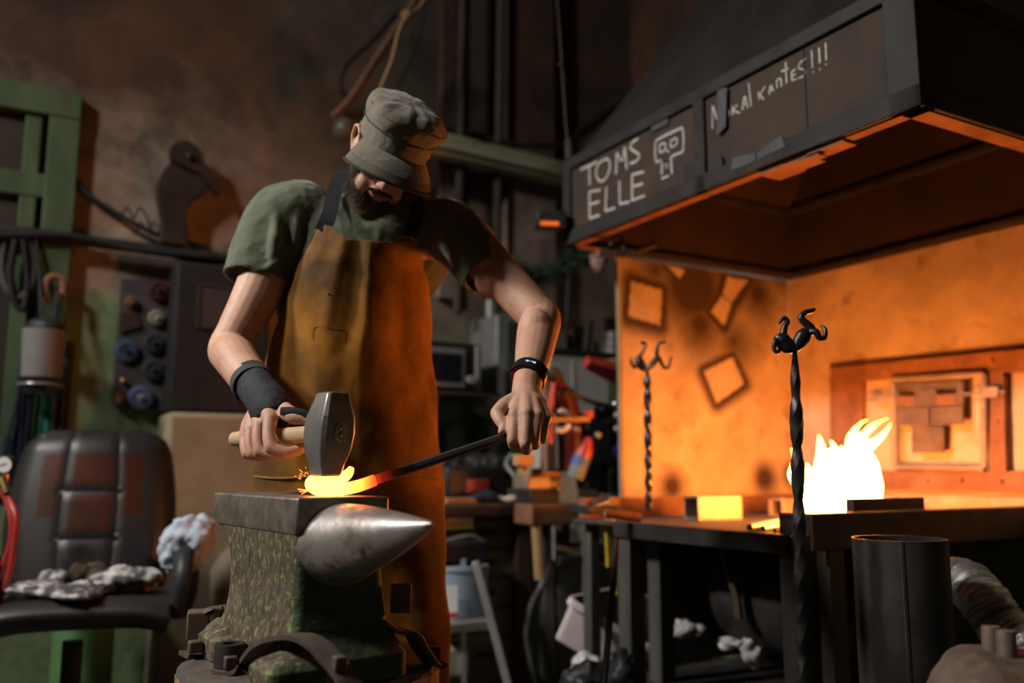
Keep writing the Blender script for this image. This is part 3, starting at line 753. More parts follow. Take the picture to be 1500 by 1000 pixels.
# ================================================================= anvil
AZ = .876
N_ = PZ(436, 729, AZ); E1 = V((-.579, .815, 0)).normalized(); E2 = V((E1.y, -E1.x, 0))
AL = .45; AWD = .17
def AV(s, w, z): return V((N_.x, N_.y, 0)) + E1*s + E2*w + V((0, 0, z))
def anvil_mat(name, paint, steel, thr, rough):
    return mat(name, steel[0], steel[1], scale=18, rough=rough, metal=.55, bump=.45, bscale=45, patch=paint, pscale=22, plo=thr, phi=thr+.12, dist=.8)
anv_side = mat('worn_painted_anvil', (.070, .055, .042), (.15, .12, .09), scale=34, rough=.55, metal=.3, bump=.55, bscale=110, patch=(.24, .25, .10), pscale=90, plo=.53, phi=.62, stretch=(1, 1, .75), dist=.0)
anv_green = mat('green_painted_cast_iron', (.035, .055, .03), (.060, .088, .045), scale=12, rough=.6, metal=.1, bump=.8, bscale=55)
anv_face = mat('polished_anvil_steel', (.15, .12, .10), (.30, .265, .23), scale=24, rough=.42, metal=.6, bump=.25, bscale=60)
horn_m = mat('horn_steel', (.75, .70, .67), (.22, .17, .15), scale=34, rough=.34, metal=.85, bump=.3, bscale=60, lo=.52, hi=.70, rough2=.6, patch=(.30, .24, .20), pscale=7, plo=.50, phi=.7)
anvil = thing('anvil', 'large worn iron anvil with flaking green paint strapped on a wooden stump', 'anvil', AV(AL/2, AWD/2, .575))
mb = MB()
mb.loft([[AV(s, w, z) for s, w in ((s0, w0), (s1, w0), (s1, w1), (s0, w1))] for (s0, s1, w0, w1, z) in
         ((.012, AL-.03, .004, AWD-.004, AZ-.064), (0, AL, 0, AWD, AZ-.050), (0, AL, 0, AWD, AZ))])
mb.build('face_plate', anv_face, anvil, bevel=.004)
def rrect(s0, s1, w0, w1, z, r=.02, n=4):
    out = []
    for (cs, cw, a0) in ((s1-r, w1-r, 0), (s0+r, w1-r, 90), (s0+r, w0+r, 180), (s1-r, w0+r, 270)):
        for k in range(n+1):
            a = radians(a0+90*k/n); out.append(AV(cs+r*cos(a), cw+r*sin(a), z))
    return out
body_rows = [(0, -.035, AL-.075, -.012, AWD+.025), (.040, -.035, AL-.075, -.012, AWD+.025), (.060, -.012, AL-.085, -.006, AWD+.018), (.085, .0, AL-.095, -.0, AWD+.005),
             (.12, .004, AL-.10, .004, AWD-.0), (.17, .004, AL-.098, .006, AWD-.006), (.205, .003, AL-.082, .005, AWD-.005), (.232, .003, AL-.055, .004, AWD-.004), (.245, .004, AL-.035, .005, AWD-.005)]
mb = MB(); rings = []
for dz, s0, s1, w0, w1 in body_rows: rings.append(rrect(s0, s1, w0, w1, .575+dz, .016))
mb.loft(rings)
bo = mb.build('anvil_body', [anv_side, anv_green], anvil, fix=True, smooth=50, bevel=.003)
for p in bo.data.polygons:                       # green paint survives on the end under the horn and on the foot
    n = p.normal
    if n.dot(-E1) > .35 or (p.center.z < .07 and n.z < .5 and n.dot(-E1) > -.2 and n.dot(-E2) < .9): p.material_index = 1
for (s0, s1, w0, w1, k) in ((-.060, .045, -.060, .05, 0), (AL-.19, AL-.075, -.045, .04, 1)):
    mb = MB(); mb.loft([rrect(s0, s1, w0, w1, .575, .018), rrect(s0, s1, w0, w1, .575+.036, .018), rrect(s0+.010, s1-.010, w0+.010, w1-.012, .575+.046, .014), rrect(s0+.05, s1-.03, w0+.05, w1-.012, .575+.060, .01)])
    f_ = mb.build('foot', [anv_side, anv_green], anvil, fix=True, smooth=50, bevel=.003)
    if k == 0:
        for p in f_.data.polygons:
            if p.normal.dot(-E1) > .4: p.material_index = 1
# horn
rings = []
for i in range(25):
    t = i/24; s = .03-.325*t
    rw = .080*(1-t)**.80+.003; rh = .070*(1-t**1.1)**.85+.003; zc = AZ-.010-.018*t*t-rh
    if i == 24: rw = rh = .003; zc = AZ-.032
    rings.append([AV(s, AWD/2+rw*cos(2*pi*k/32), zc+rh*sin(2*pi*k/32)) for k in range(32)])
MB().loft(rings).build('horn', horn_m, anvil, fix=True, smooth=70)
# ---- stump
SCX, SCY = -.372, 1.715
bark = mat('split_wood_side', (.46, .30, .16), (.20, .12, .06), scale=14, rough=.85, stretch=(1.5, 1.5, .2), bump=.9, bscale=30)
endg = mat('dark_end_grain', (.075, .062, .055), (.13, .11, .095), scale=16, rough=.85, bump=.7, bscale=35)
stump = thing('tree_stump', 'round wooden stump with dark cracked top carrying the anvil', 'stump', V((SCX, SCY, 0)))
random.seed(5)
rad = [.232*(1+.03*noise.noise(V((cos(2*pi*k/72)*1.5, sin(2*pi*k/72)*1.5, 3)))+.012*random.uniform(-1, 1)) for k in range(72)]
def sring(z, f=1.0): return [V((SCX+cos(2*pi*k/72)*rad[k]*f*1.02, SCY+sin(2*pi*k/72)*rad[k]*f, z)) for k in range(72)]
MB().loft([sring(0, 1.08), sring(.25, 1.03), sring(.5), sring(.560)]).build('trunk', bark, stump)
MB().loft([sring(.5602, .995), sring(.572, .985), sring(.5735, .93)]).build('top_face', endg, stump, smooth=0)
# ---- straps, bolts and the tube
strap_m = mat('forged_strap_iron', (.085, .068, .058), (.14, .11, .09), scale=18, rough=.6, metal=.4, bump=.35, bscale=50, patch=(.14, .06, .035), pscale=7, plo=.6, phi=.75)
def strap(pts, w, side, label, bolts, th=.008):
    P = spline(pts, 8); n = len(P); side = V(side).normalized()
    t = thing('hold_down_strap', label, 'strap', min(pts, key=lambda p: p[2]), 0, 'hold-down straps round the anvil foot')
    sd = [side]*n
    rings = []
    for i in range(n):
        d = (P[min(i+1, n-1)]-P[max(i-1, 0)]).normalized(); sv = (side-d*side.dot(d)).normalized(); nn = sv.cross(d).normalized()
        if nn.z < 0: nn = -nn
        rings.append([P[i]-sv*w/2, P[i]+sv*w/2, P[i]+sv*w/2+nn*th, P[i]-sv*w/2+nn*th])
    MB().loft(rings).build('bent_bar', strap_m, t, fix=True, bevel=.002, smooth=45)
    for b, s in bolts:
        b = V(b)
        MB().box(b+V((0, 0, .014)), (s, s, .022), rz=.5).build('bolt_head', strap_m, t, bevel=.003)
    return t
zs = .574
def SP(px, py, z): return PZ(px, py, z)
strap([SP(320, 984, zs), SP(350, 987, zs), SP(364, 973, zs+.014), PY(384, 949, 1.53), PY(410, 938, 1.50), PY(440, 936, 1.455), PY(465, 948, 1.43), PY(485, 969, 1.415), PY(505, 993, 1.40), PY(515, 1012, 1.395)], .036, E2,
      'wavy iron strap bent over the near foot of the anvil', [(SP(337, 982, zs+.006), .022), (PY(497, 985, 1.40), .020)])
strap([SP(268, 962, zs), SP(300, 958, zs), SP(314, 935, zs+.03), SP(322, 905, zs+.055), AV(AL-.03, .0, .640), AV(AL-.01, .06, .640)], .05, V((.55, -.83, 0)) if False else E1,
      'iron strap bent over the far left foot of the anvil', [(SP(285, 958, zs+.008), .024)])
strap([AV(.02, AWD+.12, zs), AV(.02, AWD+.10, zs+.0), AV(.02, AWD+.075, zs+.03), AV(.02, AWD+.055, .632), AV(.02, AWD+.02, .640), AV(.02, AWD-.01, .66)], .06, E1,
      'iron strap bent over the right foot of the anvil under the horn', [(AV(.02, AWD+.105, zs+.008), .024)])
wm_ = mat('wood_wedges', (.13, .10, .07), (.09, .07, .05), scale=9, rough=.8)
tag(box('wooden_wedge', strap_m, AV(.0, AWD+.026, .700), (.035, .02, .05), rz=.3, bevel=.003), 'small iron wedge block standing against the right side of the anvil', 'wedge')
tag(box('wooden_block', wm_, PZ(270, 925, .60)+V((0, .08, .0)), (.045, .05, .06), rz=.3, bevel=.004), 'small wooden block behind the left strap at the back of the stump', 'block')
tc_ = AV(.185, -.040, zs); tz = PP(344, 937, tc_, (0, 1, 0)).z
tube_c = V((tc_.x, tc_.y, 0))
MB_ = MB(); n = 32
def cir(r, z): return [V((tc_.x+cos(2*pi*k/n)*r, tc_.y+sin(2*pi*k/n)*r, z)) for k in range(n)]
R0 = 22*tc_.y/1300/1.04
MB_.loft([cir(R0*1.02, zs), cir(R0, zs+.045), cir(R0*.97, zs+.047), cir(R0*.52, zs+.047), cir(R0*.5, zs+.01)], (True, True))
tag(MB_.build('iron_bushing', blk_steel, smooth=40, fix=True), 'short thick-walled dark iron bushing standing on the stump beside the anvil', 'bushing')

# ================================================================= left side
def pb(px0, py0, px1, py1, a0, dep):      # box on plane a0 (front face), depth dep toward the wall, from pixel corners
    mx, my = (px0+px1)/2, (py0+py1)/2
    b0 = fa(px0, my, a0)[0]; b1 = fa(px1, my, a0)[0]; z0 = fa(mx, py1, a0)[2]; z1 = fa(mx, py0, a0)[2]
    return b0, b1, a0, a0+dep, z0, z1
def PBX(name, m, r, label=None, cat=None, parent=None, bevel=.004, grp=None, **k):
    o = FB(name, m, *r, parent=parent, bevel=bevel, **k)
    return tag(o, label, cat, grp) if label else o
def PT(name, label, cat, r, grp=None): return thing(name, label, cat, L((r[0]+r[1])/2, (r[2]+r[3])/2, r[4]), ANG, grp)
def A(px, py, a): return FR @ fa(px, py, a)
def wire(name, pts, r, m, label, cat, n=8, grp=None, parent=None, sq=1.0):
    o = MB().tube(spline(pts, 6), r, n, sq=sq).build(name, m, parent)
    return tag(o, label, cat, grp) if label else o
# wall pipe with brackets, cables
pp = thing('wall_pipe', 'long dark iron pipe fixed along the plaster wall above the cabinet', 'pipe', A(150, 352, AW-.06))
MB().tube([A(-40, 331, AW-.06), A(400, 389, AW-.06)], .026, 14).build('pipe', blk_steel, pp)
MB().tube(spline([A(-20, 345, AW-.09), A(100, 345, AW-.09), A(200, 366, AW-.09), A(345, 380, AW-.09)], 6), .014, 10).build('cable', blk_plastic, pp)
for x, y in ((105, 352), (300, 378)):
    p = A(x, y, AW-.04); MB().bar(p, p+U_*.04, .03, .09, up=(0, 0, 1)).build('bracket', rust, pp)
wire('wall_cable', [A(112, 262, AW-.03), A(130, 285, AW-.04), A(180, 318, AW-.05), A(235, 345, AW-.05), A(300, 362, AW-.05)], .011, blk_plastic, 'thick black cable running diagonally down the plaster wall', 'cable')
wire('wire_coil', [A(176, 322, AW-.05), A(186, 304, AW-.05), A(196, 320, AW-.05), A(204, 304, AW-.05), A(214, 316, AW-.05), A(222, 345, AW-.05)], .005, blk_steel, 'thin curled wire hanging on the diagonal wall cable', 'wire')
# bird silhouette: a solid cut steel figure standing on the pipe
bird_m = mat('dark_scrap_iron', (.014, .011, .009), (.032, .023, .018), scale=8, rough=.75, bump=.3)
bird = thing('bird_figure', 'dark iron figure of a hunched long-billed bird standing on the wall pipe', 'figure', A(255, 350, AW-.07))
M_a = lambda a: FR @ Matrix(((1, 0, 0, 0), (0, 0, -1, a), (0, 1, 0, 0), (0, 0, 0, 1)))
def wa(name, pts, m, a, th, parent=None, **k):     # polygon in plane a, thick toward the room
    q = [fa(x, y, a) for x, y in pts]
    return MB().prism([(p[0], p[2]) for p in q], M_a(a), th).build(name, m, parent, fix=True, **k)
def smooth_poly(pts, n=4):
    P = spline([V((x, y, 0)) for x, y in pts+[pts[0]]], n)[:-1]; return [(p.x, p.y) for p in P]
wa('body', smooth_poly([(232, 358), (234, 330), (230, 306), (227, 280), (234, 258), (246, 244), (262, 240), (285, 248), (300, 262), (300, 282), (288, 292), (275, 302), (270, 318), (272, 345), (270, 362)]), bird_m, AW-.045, .05, bird, bevel=.01)
wa('head', smooth_poly([(248, 240), (247, 222), (255, 213), (270, 211), (284, 218), (293, 228), (299, 248), (308, 262), (316, 274), (318, 288), (311, 282), (300, 268), (286, 256), (268, 248)]), bird_m, AW-.07, .05, bird, bevel=.008)
p = A(278, 229, AW-.125); MB().ball(p, .018, n=12).build('eye', blk_plastic, bird)
# hanging coils, hook, visor
wire('cable_coil', [A(8, 350, AW-.07), A(2, 390, AW-.07), A(10, 425, AW-.08), A(28, 436, AW-.08), A(46, 418, AW-.08), A(50, 380, AW-.07), A(38, 345, AW-.07)], .014, leg_steel, 'grey looped cable hanging from the wall pipe beside the window frame', 'cable')
wire('cable_coil', [A(22, 350, AW-.09), A(14, 400, AW-.09), A(20, 440, AW-.1), A(34, 452, AW-.1), A(40, 410, AW-.09), A(34, 350, AW-.09)], .011, blk_plastic, 'black looped cable hanging in front of the grey looped cable', 'cable')
wire('iron_hook', [A(70, 445, AW-.1), A(67, 420, AW-.1), A(72, 407, AW-.1), A(82, 405, AW-.1), A(92, 412, AW-.1), A(92, 440, AW-.1)], .014, rust, 'rusty horseshoe-shaped hook on the green window stile', 'hook')
wire('strap_loop', [A(52, 350, AW-.08), A(58, 400, AW-.10), A(62, 470, AW-.16), A(78, 470, AW-.16), A(84, 425, AW-.12)], .008, blk_plastic, 'thin black strap holding up the welding visor', 'strap')
vz = thing('welding_visor', 'grey see-through face visor hanging on the green wall', 'visor', A(62, 575, AW-.25))
vc = A(62, 530, AW-.22); s_ = (A(112, 530, AW-.22)-vc).length/50
vis_m = mat('visor_shell', (.20, .19, .19), (.15, .145, .145), scale=4, rough=.22)
def vis(u, v):
    a = lerp(-1.35, 1.35, u); z = lerp(52, -28, v); r = 32*(1-.12*v)
    return vc + V_*(r*s_*sin(a)) - U_*(r*s_*cos(a)) + V((0, 0, z*s_))
MB().sheet(vis, 24, 10, .004).build('face_shield', vis_m, vz, fix=True)
def vis2(u, v):
    a = lerp(-1.4, 1.4, u); z = lerp(-26, -52, v); r = 33*(1-.25*v)
    return vc + V_*(r*s_*sin(a)) - U_*(r*s_*cos(a)) + V((0, 0, z*s_))
MB().sheet(vis2, 24, 6, .005).build('chin_guard', blk_plastic, vz, fix=True)
MB().ball(vc+V((0, 0, 56*s_))+U_*.02, (.075, .06, .045)).build('head_band', blk_plastic, vz, remesh=.008)
MB().tube([vc+V_*(32*s_*sin(a))-U_*(33*s_*cos(a))+V((0, 0, -38*s_)) for a in [(-1.4+2.8*i/16) for i in range(17)]], .006, 8).build('rim', vis_m, vz)
def drape(name, px0, px1, py0, py1, a, m, label, folds=5, amp=.02, grp=None, cat='cloth', lean=0):
    b0, b1, _, _, z0, z1 = pb(px0, py0, px1, py1, a, .01)
    def fn(u, v): return L(lerp(b0, b1, u)+lean*v, a-amp*sin(u*folds*2*pi+v)*(.4+.6*v), lerp(z1, z0, v))
    return tag(MB().sheet(fn, 40, 16, .006).build(name, m, fix=True), label, cat, grp)
drape('hanging_cloth', 40, 74, 572, 760, AW-.16, turq, 'turquoise cloth hanging below the welding visor', 3, cat='cloth')
drape('hanging_cloth', 18, 44, 560, 760, AW-.19, navy, 'dark navy cloth hanging left of the turquoise cloth', 3)
drape('hanging_cloth', 74, 100, 500, 760, AW-.17, blk_plastic, 'black cloth hanging right of the turquoise cloth', 2)
drape('hanging_cloth', 2, 16, 640, 740, AW-.15, navy, 'narrow blue cloth hanging at the left edge of the photo', 2)
wire('electric_cable', [A(32, 520, AW-.2), A(26, 580, AW-.22), A(12, 640, AW-.22), A(2, 700, AW-.22)], .007, blk_plastic, 'black cord hanging down left of the welding visor', 'cord')
wire('electric_cable', [A(96, 500, AW-.12), A(100, 580, AW-.12), A(97, 660, AW-.12)], .006, blk_plastic, 'black cord hanging down right of the welding visor', 'cord')
# disc board
r = pb(170, 409, 252, 602, AW-.045, .03)
db = wa('disc_board', [(176, 409), (252, 413), (248, 604), (163, 592)], mat('dark_board_metal', (.045, .04, .042), (.07, .06, .06), scale=5, rough=.7), AW-.004, .03, bevel=.003)
tag(db, 'dark wall board carrying grinding discs', 'board')
def disc(px, py, r, c1, label, hub=(.05, .05, .05), th=.02, a=AW-.035, c2=None):
    p = A(px, py, a); k = (A(px+10, py, a)-p).length/10*.93; R = r*k
    o = thing('grinding_disc', label, 'disc', p, ANG, 'grinding discs on the wall board')
    M = Matrix.Translation(p) @ Matrix.Rotation(ANG, 4, 'Z') @ Matrix.Rotation(pi/2, 4, 'X')
    m1 = mat('disc_'+label.split()[0], c1, tuple(x*.6 for x in c1), scale=14, rough=.75)
    MB().lathe([(R*.35, 0), (R, 0), (R*1.0, th), (R*.62, th*1.25), (R*.35, th*.9)], M, 36, (True, True)).build('disc_body', m1, o, fix=True)
    MB().lathe([(R*.34, th*.6), (R*.34, th*1.5), (R*.14, th*1.5), (R*.12, th*2)], M, 20).build('hub', mat('hub_metal', hub, rough=.5, metal=.4), o, fix=True)
disc(231, 426, 17, (.07, .018, .02), 'dark red disc at the top right of the disc board')
disc(191, 443, 10, (.16, .11, .03), 'small brass wire disc near the top left of the disc board', (.3, .2, .05))
disc(228, 466, 13, (.28, .25, .16), 'cream disc with bright hub below the dark red disc', (.5, .5, .48))
disc(184, 514, 19, (.045, .075, .13), 'blue rimmed disc on the left edge of the disc board')
disc(224, 502, 17, (.04, .042, .045), 'black disc directly below the cream disc')
disc(223, 541, 18, (.035, .04, .04), 'charcoal disc directly above the blue and white disc')
disc(205, 582, 20, (.09, .10, .20), 'blue and white flap disc at the bottom of the disc board', (.25, .25, .3))
disc(172, 584, 10, (.16, .15, .12), 'small pale disc at the bottom left of the disc board', (.3, .28, .25))
b_ = A(189, 470, AW-.04)
tag(wa('sanding_sheet', [(174, 460), (198, 456), (206, 478), (175, 487)], mat('maroon_paper', (.045, .025, .022), rough=.9), AW-.035, .012), 'maroon folded sanding sheet on the disc board', 'sanding sheet')
p = A(180, 557, AW-.05); tag(MB().ball(p, (.012, .012, .012)).build('brass_knob', brass), 'tiny bright brass knob on the lower left of the disc board', 'knob')
# black cabinet
r = pb(254, 386, 352, 604, AW-.22, .215)
cb = PT('black_cabinet', 'black box-shaped cabinet on the wall beside the disc board', 'cabinet', r)
PBX('cabinet_case', mat('cabinet_black', (.010, .010, .011), (.016, .015, .016), scale=9, rough=.75, spec=.25), (r[0], r[1]+.12, r[2], r[3], r[4], r[5]), parent=cb, bevel=.012)
q = pb(292, 420, 335, 478, AW-.225, .01)
PBX('label_plate', mat('dark_label', (.05, .045, .045), (.035, .03, .03), scale=10, rough=.6), q, parent=cb)
fr = MB()
for z0, z1, c0, c1 in ((q[4]-.01, q[4], q[0]-.01, q[1]+.01), (q[5], q[5]+.01, q[0]-.01, q[1]+.01)):
    c, d = fbox(c0, c1, AW-.23, AW-.22, z0, z1); fr.box(c, d, M=FR)
for c0, c1 in ((q[0]-.01, q[0]), (q[1], q[1]+.01)):
    c, d = fbox(c0, c1, AW-.23, AW-.22, q[4]-.01, q[5]+.01); fr.box(c, d, M=FR)
fr.build('plate_frame', mat('grey_trim', (.035, .035, .035), rough=.7), cb)
# plastered block below
r = pb(238, 606, 470, 905, AW-.26, .258)
PBX('plaster_block', concrete, (r[0]+.0, r[1], r[2], r[3], 0, r[5]), 'beige plastered masonry block below the black cabinet', 'masonry block', bevel=.02)
p = A(345, 860, AW-.40); tag(MB().ball(p, (.10, .09, .17)).build('plaster_sack', concrete, remesh=.012, disp=(.03, .1)), 'rounded beige sack leaning on the plastered block', 'sack')
# gas bottle + dark clutter behind the chair
gb = thing('gas_cylinder', 'green gas cylinder standing behind the office chair', 'gas cylinder', A(118, 990, AW-.35)*1.0)
g0 = A(122, 940, AW-.30); g0.z = 0
gb.location = g0; WM[gb.name] = Matrix.Translation(g0)
gpm = mat('green_cylinder_paint', (.10, .22, .08), (.08, .17, .06), scale=6, rough=.5)
MB().lathe([(.0, 0), (.10, 0), (.105, .02), (.105, .50), (.08, .56), (.035, .60)], Matrix.Translation(g0), 28).build('bottle', gpm, gb, fix=True)
MB().lathe([(.03, .60), (.03, .66), (.015, .66), (.015, .70)], Matrix.Translation(g0), 16).build('valve', brass, gb, fix=True)
# gauge + red hoses at left edge
ga = thing('pressure_gauge', 'small round white pressure gauge on the red hoses at the left edge', 'gauge', PY(8, 680, 2.75))
gc = PY(8, 680, 2.75); M = frame_M(gc, (1, .2, 0), (0, 0, 1)) ; M = Matrix.Translation(gc) @ Matrix.Rotation(pi/2+.1, 4, 'X')
MB().lathe([(0, -.02), (.027, -.02), (.027, .006), (.024, .008)], M, 28).build('case', blk_steel, ga, fix=True)
MB().lathe([(0, .0085), (.0235, .0085), (.0235, .0095), (0, .0095)], M, 28).build('dial', white_face, ga, fix=True)
MB().bar(gc+V((-.012, -.0105, -.003)), gc+V((.010, -.0105, .004)), .0015, .0015).build('needle', blk_plastic, ga)
MB().cyl(gc+V((0, .005, -.027)), gc+V((0, .005, -.08)), .010, n=12).build('stem', brass, ga)
wire('red_hose', [PY(4, 712, 2.75), PY(16, 735, 2.74), PY(24, 760, 2.72), PY(20, 800, 2.72), PY(12, 845, 2.72), PY(-10, 900, 2.72)], .0085, red_rubber, 'outer red rubber hose curving down below the gauge', 'hose')
wire('red_hose', [PY(0, 716, 2.77), PY(10, 735, 2.77), PY(17, 765, 2.76), PY(14, 800, 2.76), PY(-4, 850, 2.76)], .0085, red_rubber, 'inner red rubber hose crossing behind the outer one below the gauge', 'hose')
tag(MB().cyl(PY(2, 700, 2.75), PY(10, 722, 2.74), .014, .011, 14).build('hose_fitting', brass), 'brass fitting at the top of the red hoses', 'fitting')

# ================================================================= office chair
CY = 2.86; cz = 0
cp = V((-1.37, 2.88, 0)); crz = radians(18)
ch = thing('office_chair', 'worn black leather office chair littered with rags', 'chair', cp, crz)
CM = WM[ch.name] @ Matrix.Translation((0, 0, .055)) @ Matrix.Scale(.88, 4)           # local: +x right in view, -y toward the viewer (front)
def cpad(name, c, d, m, r=.03, tilt=0, rem=.012, puff=()):
    mb = MB(); M = CM @ Matrix.Translation(c) @ Matrix.Rotation(tilt, 4, 'X'); mb.box((0, 0, 0), d, M=M)
    return mb.build(name, m, ch, bevel=r, smooth=80)
til = radians(-14)
BM = CM @ Matrix.Translation((0, .20, .54)) @ Matrix.Rotation(til, 4, 'X')
def backfn(u, v):
    x = (u-.5)*2; z = v*.57; w = .225+.03*sin(pi*min(1, v*1.1))-.02*(v > .93)
    px = x*w; bulge = -.05+.035*x*x
    # stitched pads: grooves between columns and rows
    gx = min(abs(x-.36), abs(x+.36)); gz = min(abs(v-.30), abs(v-.62))
    g = .016*math.exp(-(gx/.05)**2) + (.016*math.exp(-(gz/.03)**2) if abs(x) < .42 else 0)
    edge = .05*(max(0, abs(x)-.82)/.18)**2 + .04*(max(0, v-.9)/.1)**2
    return BM @ V((px, bulge+g+edge, z))
MB().sheet(backfn, 56, 56, -.05).build('backrest', [leather_blk, leather_red], ch, fix=True, smooth=180)
bk = bpy.data.objects[[o.name for o in kids(ch)][-1]]
for p in bk.data.polygons:
    q = BM.inverted() @ (wm(ch) @ p.center)
    x = q.x/.25; v = q.z/.57
    if q.y < -.01 and ((abs(x) < .34 and .33 < v < .60) or (abs(x) < .32 and .68 < v < .88) or (.42 < abs(x) < .72 and .45 < v < .88)): p.material_index = 1
def seatfn(u, v):
    x = (u-.5)*2; y = lerp(.20, -.28, v)
    return CM @ V((.035+x*(.315-.03*abs(v-.5)), y, .555-.03*x*x*x*x-.05*max(0, (v-.85)/.15)**2 + .012*sin(pi*u)*0))
MB().sheet(seatfn, 30, 24, -.085).build('seat', leather_blk, ch, fix=True, smooth=180, sub=1)
for s in (-1, 1):
    P = [CM @ V((.03+s*.31, .16, .44)), CM @ V((.035+s*.335, .13, .52)), CM @ V((.035+s*.335, .06, .66)), CM @ V((.035+s*.32, -.08, .68)), CM @ V((.035+s*.32, -.17, .62)), CM @ V((.035+s*.30, -.16, .48))]
    MB().tube(spline(P, 6), .028, 12, sq=1.3).build('armrest', blk_plastic, ch)
MB().cyl(CM @ V((0, -.02, .10)), CM @ V((0, -.02, .39)), .03, n=20).build('gas_lift', blk_plastic, ch)
for k in range(5):
    a = k*2*pi/5+.3; e = CM @ V((.28*cos(a), -.02+.28*sin(a), .075))
    MB().tube([CM @ V((0, -.02, .13)), e], [.03, .018], 10).build('base_leg', blk_plastic, ch)
    MB().ball(e-V((0, 0, .045)), (.028, .028, .03), n=12).build('castor', blk_plastic, ch)
def crumple(name, m, c, r, label, cat, sd, rem=.007, amp=.022, grp=None, M=None):
    random.seed(sd); mb = MB()
    for i in range(9):
        o = V((random.uniform(-1, 1)*r[0]*.6, random.uniform(-1, 1)*r[1]*.6, random.uniform(-.2, .7)*r[2]*.5))
        mb.ball(V(c)+o, (r[0]*random.uniform(.3, .6), r[1]*random.uniform(.3, .6), r[2]*random.uniform(.3, .6)), n=12, m=8)
    return tag(mb.build(name, m, remesh=rem, disp=(amp, .03)), label, cat, grp)
cs = lambda x, y, z: CM @ V((x, y, z))
crumple('rag', rag, cs(-.04, -.10, .575), (.17, .12, .035), 'flat dirty white rag spread on the left of the chair seat', 'rag', 1)
crumple('rag', rag, cs(.14, -.06, .59), (.12, .10, .055), 'crumpled black and white rag on the right of the chair seat', 'rag', 2)
crumple('glove', rag_brown, cs(.03, .05, .60), (.08, .05, .06), 'brown cloth glove lying against the chair backrest', 'glove', 3)
crumple('rag', rag, cs(-.08, .06, .59), (.06, .05, .05), 'small grey-white rag at the back of the chair seat', 'rag', 8)
crumple('folded_shirt', rag_blue, cs(.37, .0, .70), (.085, .08, .15), 'pale blue cloth hung over the right armrest of the chair', 'cloth', 4, amp=.03)
random.seed(3)
tag(crumple('dark_bag', blk_plastic, V((-1.90, 2.60, .14)), (.16, .14, .22), '', '', 9, rem=.012, amp=.05), 'black bag on the floor at the left edge beside the chair', 'bag')
tag(crumple('dark_coat', blk_plastic, V((-1.78, 2.85, .52)), (.10, .12, .24), '', '', 10, rem=.012, amp=.05), 'black crumpled coat piled at the left edge behind the chair arm', 'coat')

# ================================================================= centre background
# lamp housing and beam on the wall
lf = thing('strip_light', 'long unlit cream strip light fitting on the wall behind the cap', 'lamp', A(740, 238, AW-.17))
P0, P1 = A(600, 203, AW-.17), A(850, 262, AW-.17)
MB().bar(P0, P1, .09, .12, up=(0, 0, 1)).build('housing', mat('cream_enamel', (.30, .29, .20), (.24, .23, .16), scale=5, rough=.5), lf, bevel=.01)
MB().tube([P0-U_*.055-V((0, 0, .02)), P1-U_*.055-V((0, 0, .02))], .016, 12).build('fluorescent_tube', mat('dull_tube', (.34, .33, .26), rough=.4), lf)
tag(MB().bar(A(560, 175, AW-.035), A(850, 238, AW-.035), .06, .06).build('wall_beam', blk_steel, bevel=.004), 'dark steel beam running along the wall above the strip light', 'beam')
tag(MB().tube([A(690, 210, AW-.2), A(836, 214, AW-.2)], .016, 8).build('thin_rail', blk_steel), 'thin dark rail crossing above the strip light towards the hood', 'rail')
for x, lb in ((671, 'dark vertical pipe on the wall just right of the cap'), (727, 'second dark vertical pipe, left of the hood corner')):
    tag(MB().tube([A(x-1, 460, AW-.13), A(x+8, -60, AW-.13)], .022, 12).build('vertical_pipe', mat('dusty_pipe', (.07, .06, .048), (.045, .038, .03), scale=6, rough=.85)), lb, 'pipe')
tag(MB().tube([A(845, 200, AW-.25), A(905, 150, AW-.25), A(960, 118, AW-.25)], .03, 10).build('duct_arm', blk_steel), 'dark arm reaching from the wall to the side of the hood', 'arm')
# pole, rope, bulb at the top
pm = mat('brown_pole', (.11, .055, .03), (.07, .035, .02), scale=8, rough=.7)
tag(MB().tube(spline([A(640, -40, AW-.7), A(594, 22, AW-.7), A(540, 105, AW-.7), A(514, 145, AW-.7), A(488, 172, AW-.7)], 5), .017, 10).build('wooden_pole', pm), 'slanting brown wooden pole hanging above the cap', 'pole')
wire('twine', [A(628, -10, AW-.72), A(612, 12, AW-.72), A(596, 24, AW-.74), A(584, 46, AW-.72), A(573, 90, AW-.72), A(552, 140, AW-.72), A(540, 165, AW-.72)], .006, wood, 'thin tan cord hanging beside the wooden pole', 'cord')
wire('cord_knot', [A(590, 18, AW-.74), A(594, 28, AW-.75), A(598, 20, AW-.74), A(592, 16, AW-.73)], .007, wood, 'small tan cord knot round the wooden pole', 'knot')
wire('black_cable', [A(580, 20, AW-.3), A(545, 60, AW-.3), A(508, 95, AW-.3), A(498, 130, AW-.3), A(520, 145, AW-.3)], .012, blk_plastic, 'black cable looping behind the wooden pole', 'cable')
wire('black_cable', [A(622, 10, AW-.3), A(612, 60, AW-.3), A(590, 110, AW-.3), A(580, 140, AW-.3)], .008, blk_plastic, 'thin black cable to the right of the wooden pole', 'cable')
lb = thing('wall_lamp', 'unlit round bulb lamp on a dark bracket behind the ear', 'lamp', A(508, 185, AW-.3))
MB().ball(A(506, 190, AW-.3), .055).build('bulb', mat('dusty_bulb', (.12, .10, .07), (.08, .07, .05), scale=6, rough=.3), lb)
MB().tube([A(500, 168, AW-.3), A(560, 158, AW-.3)], .03, 12).build('lamp_bracket', blk_steel, lb)
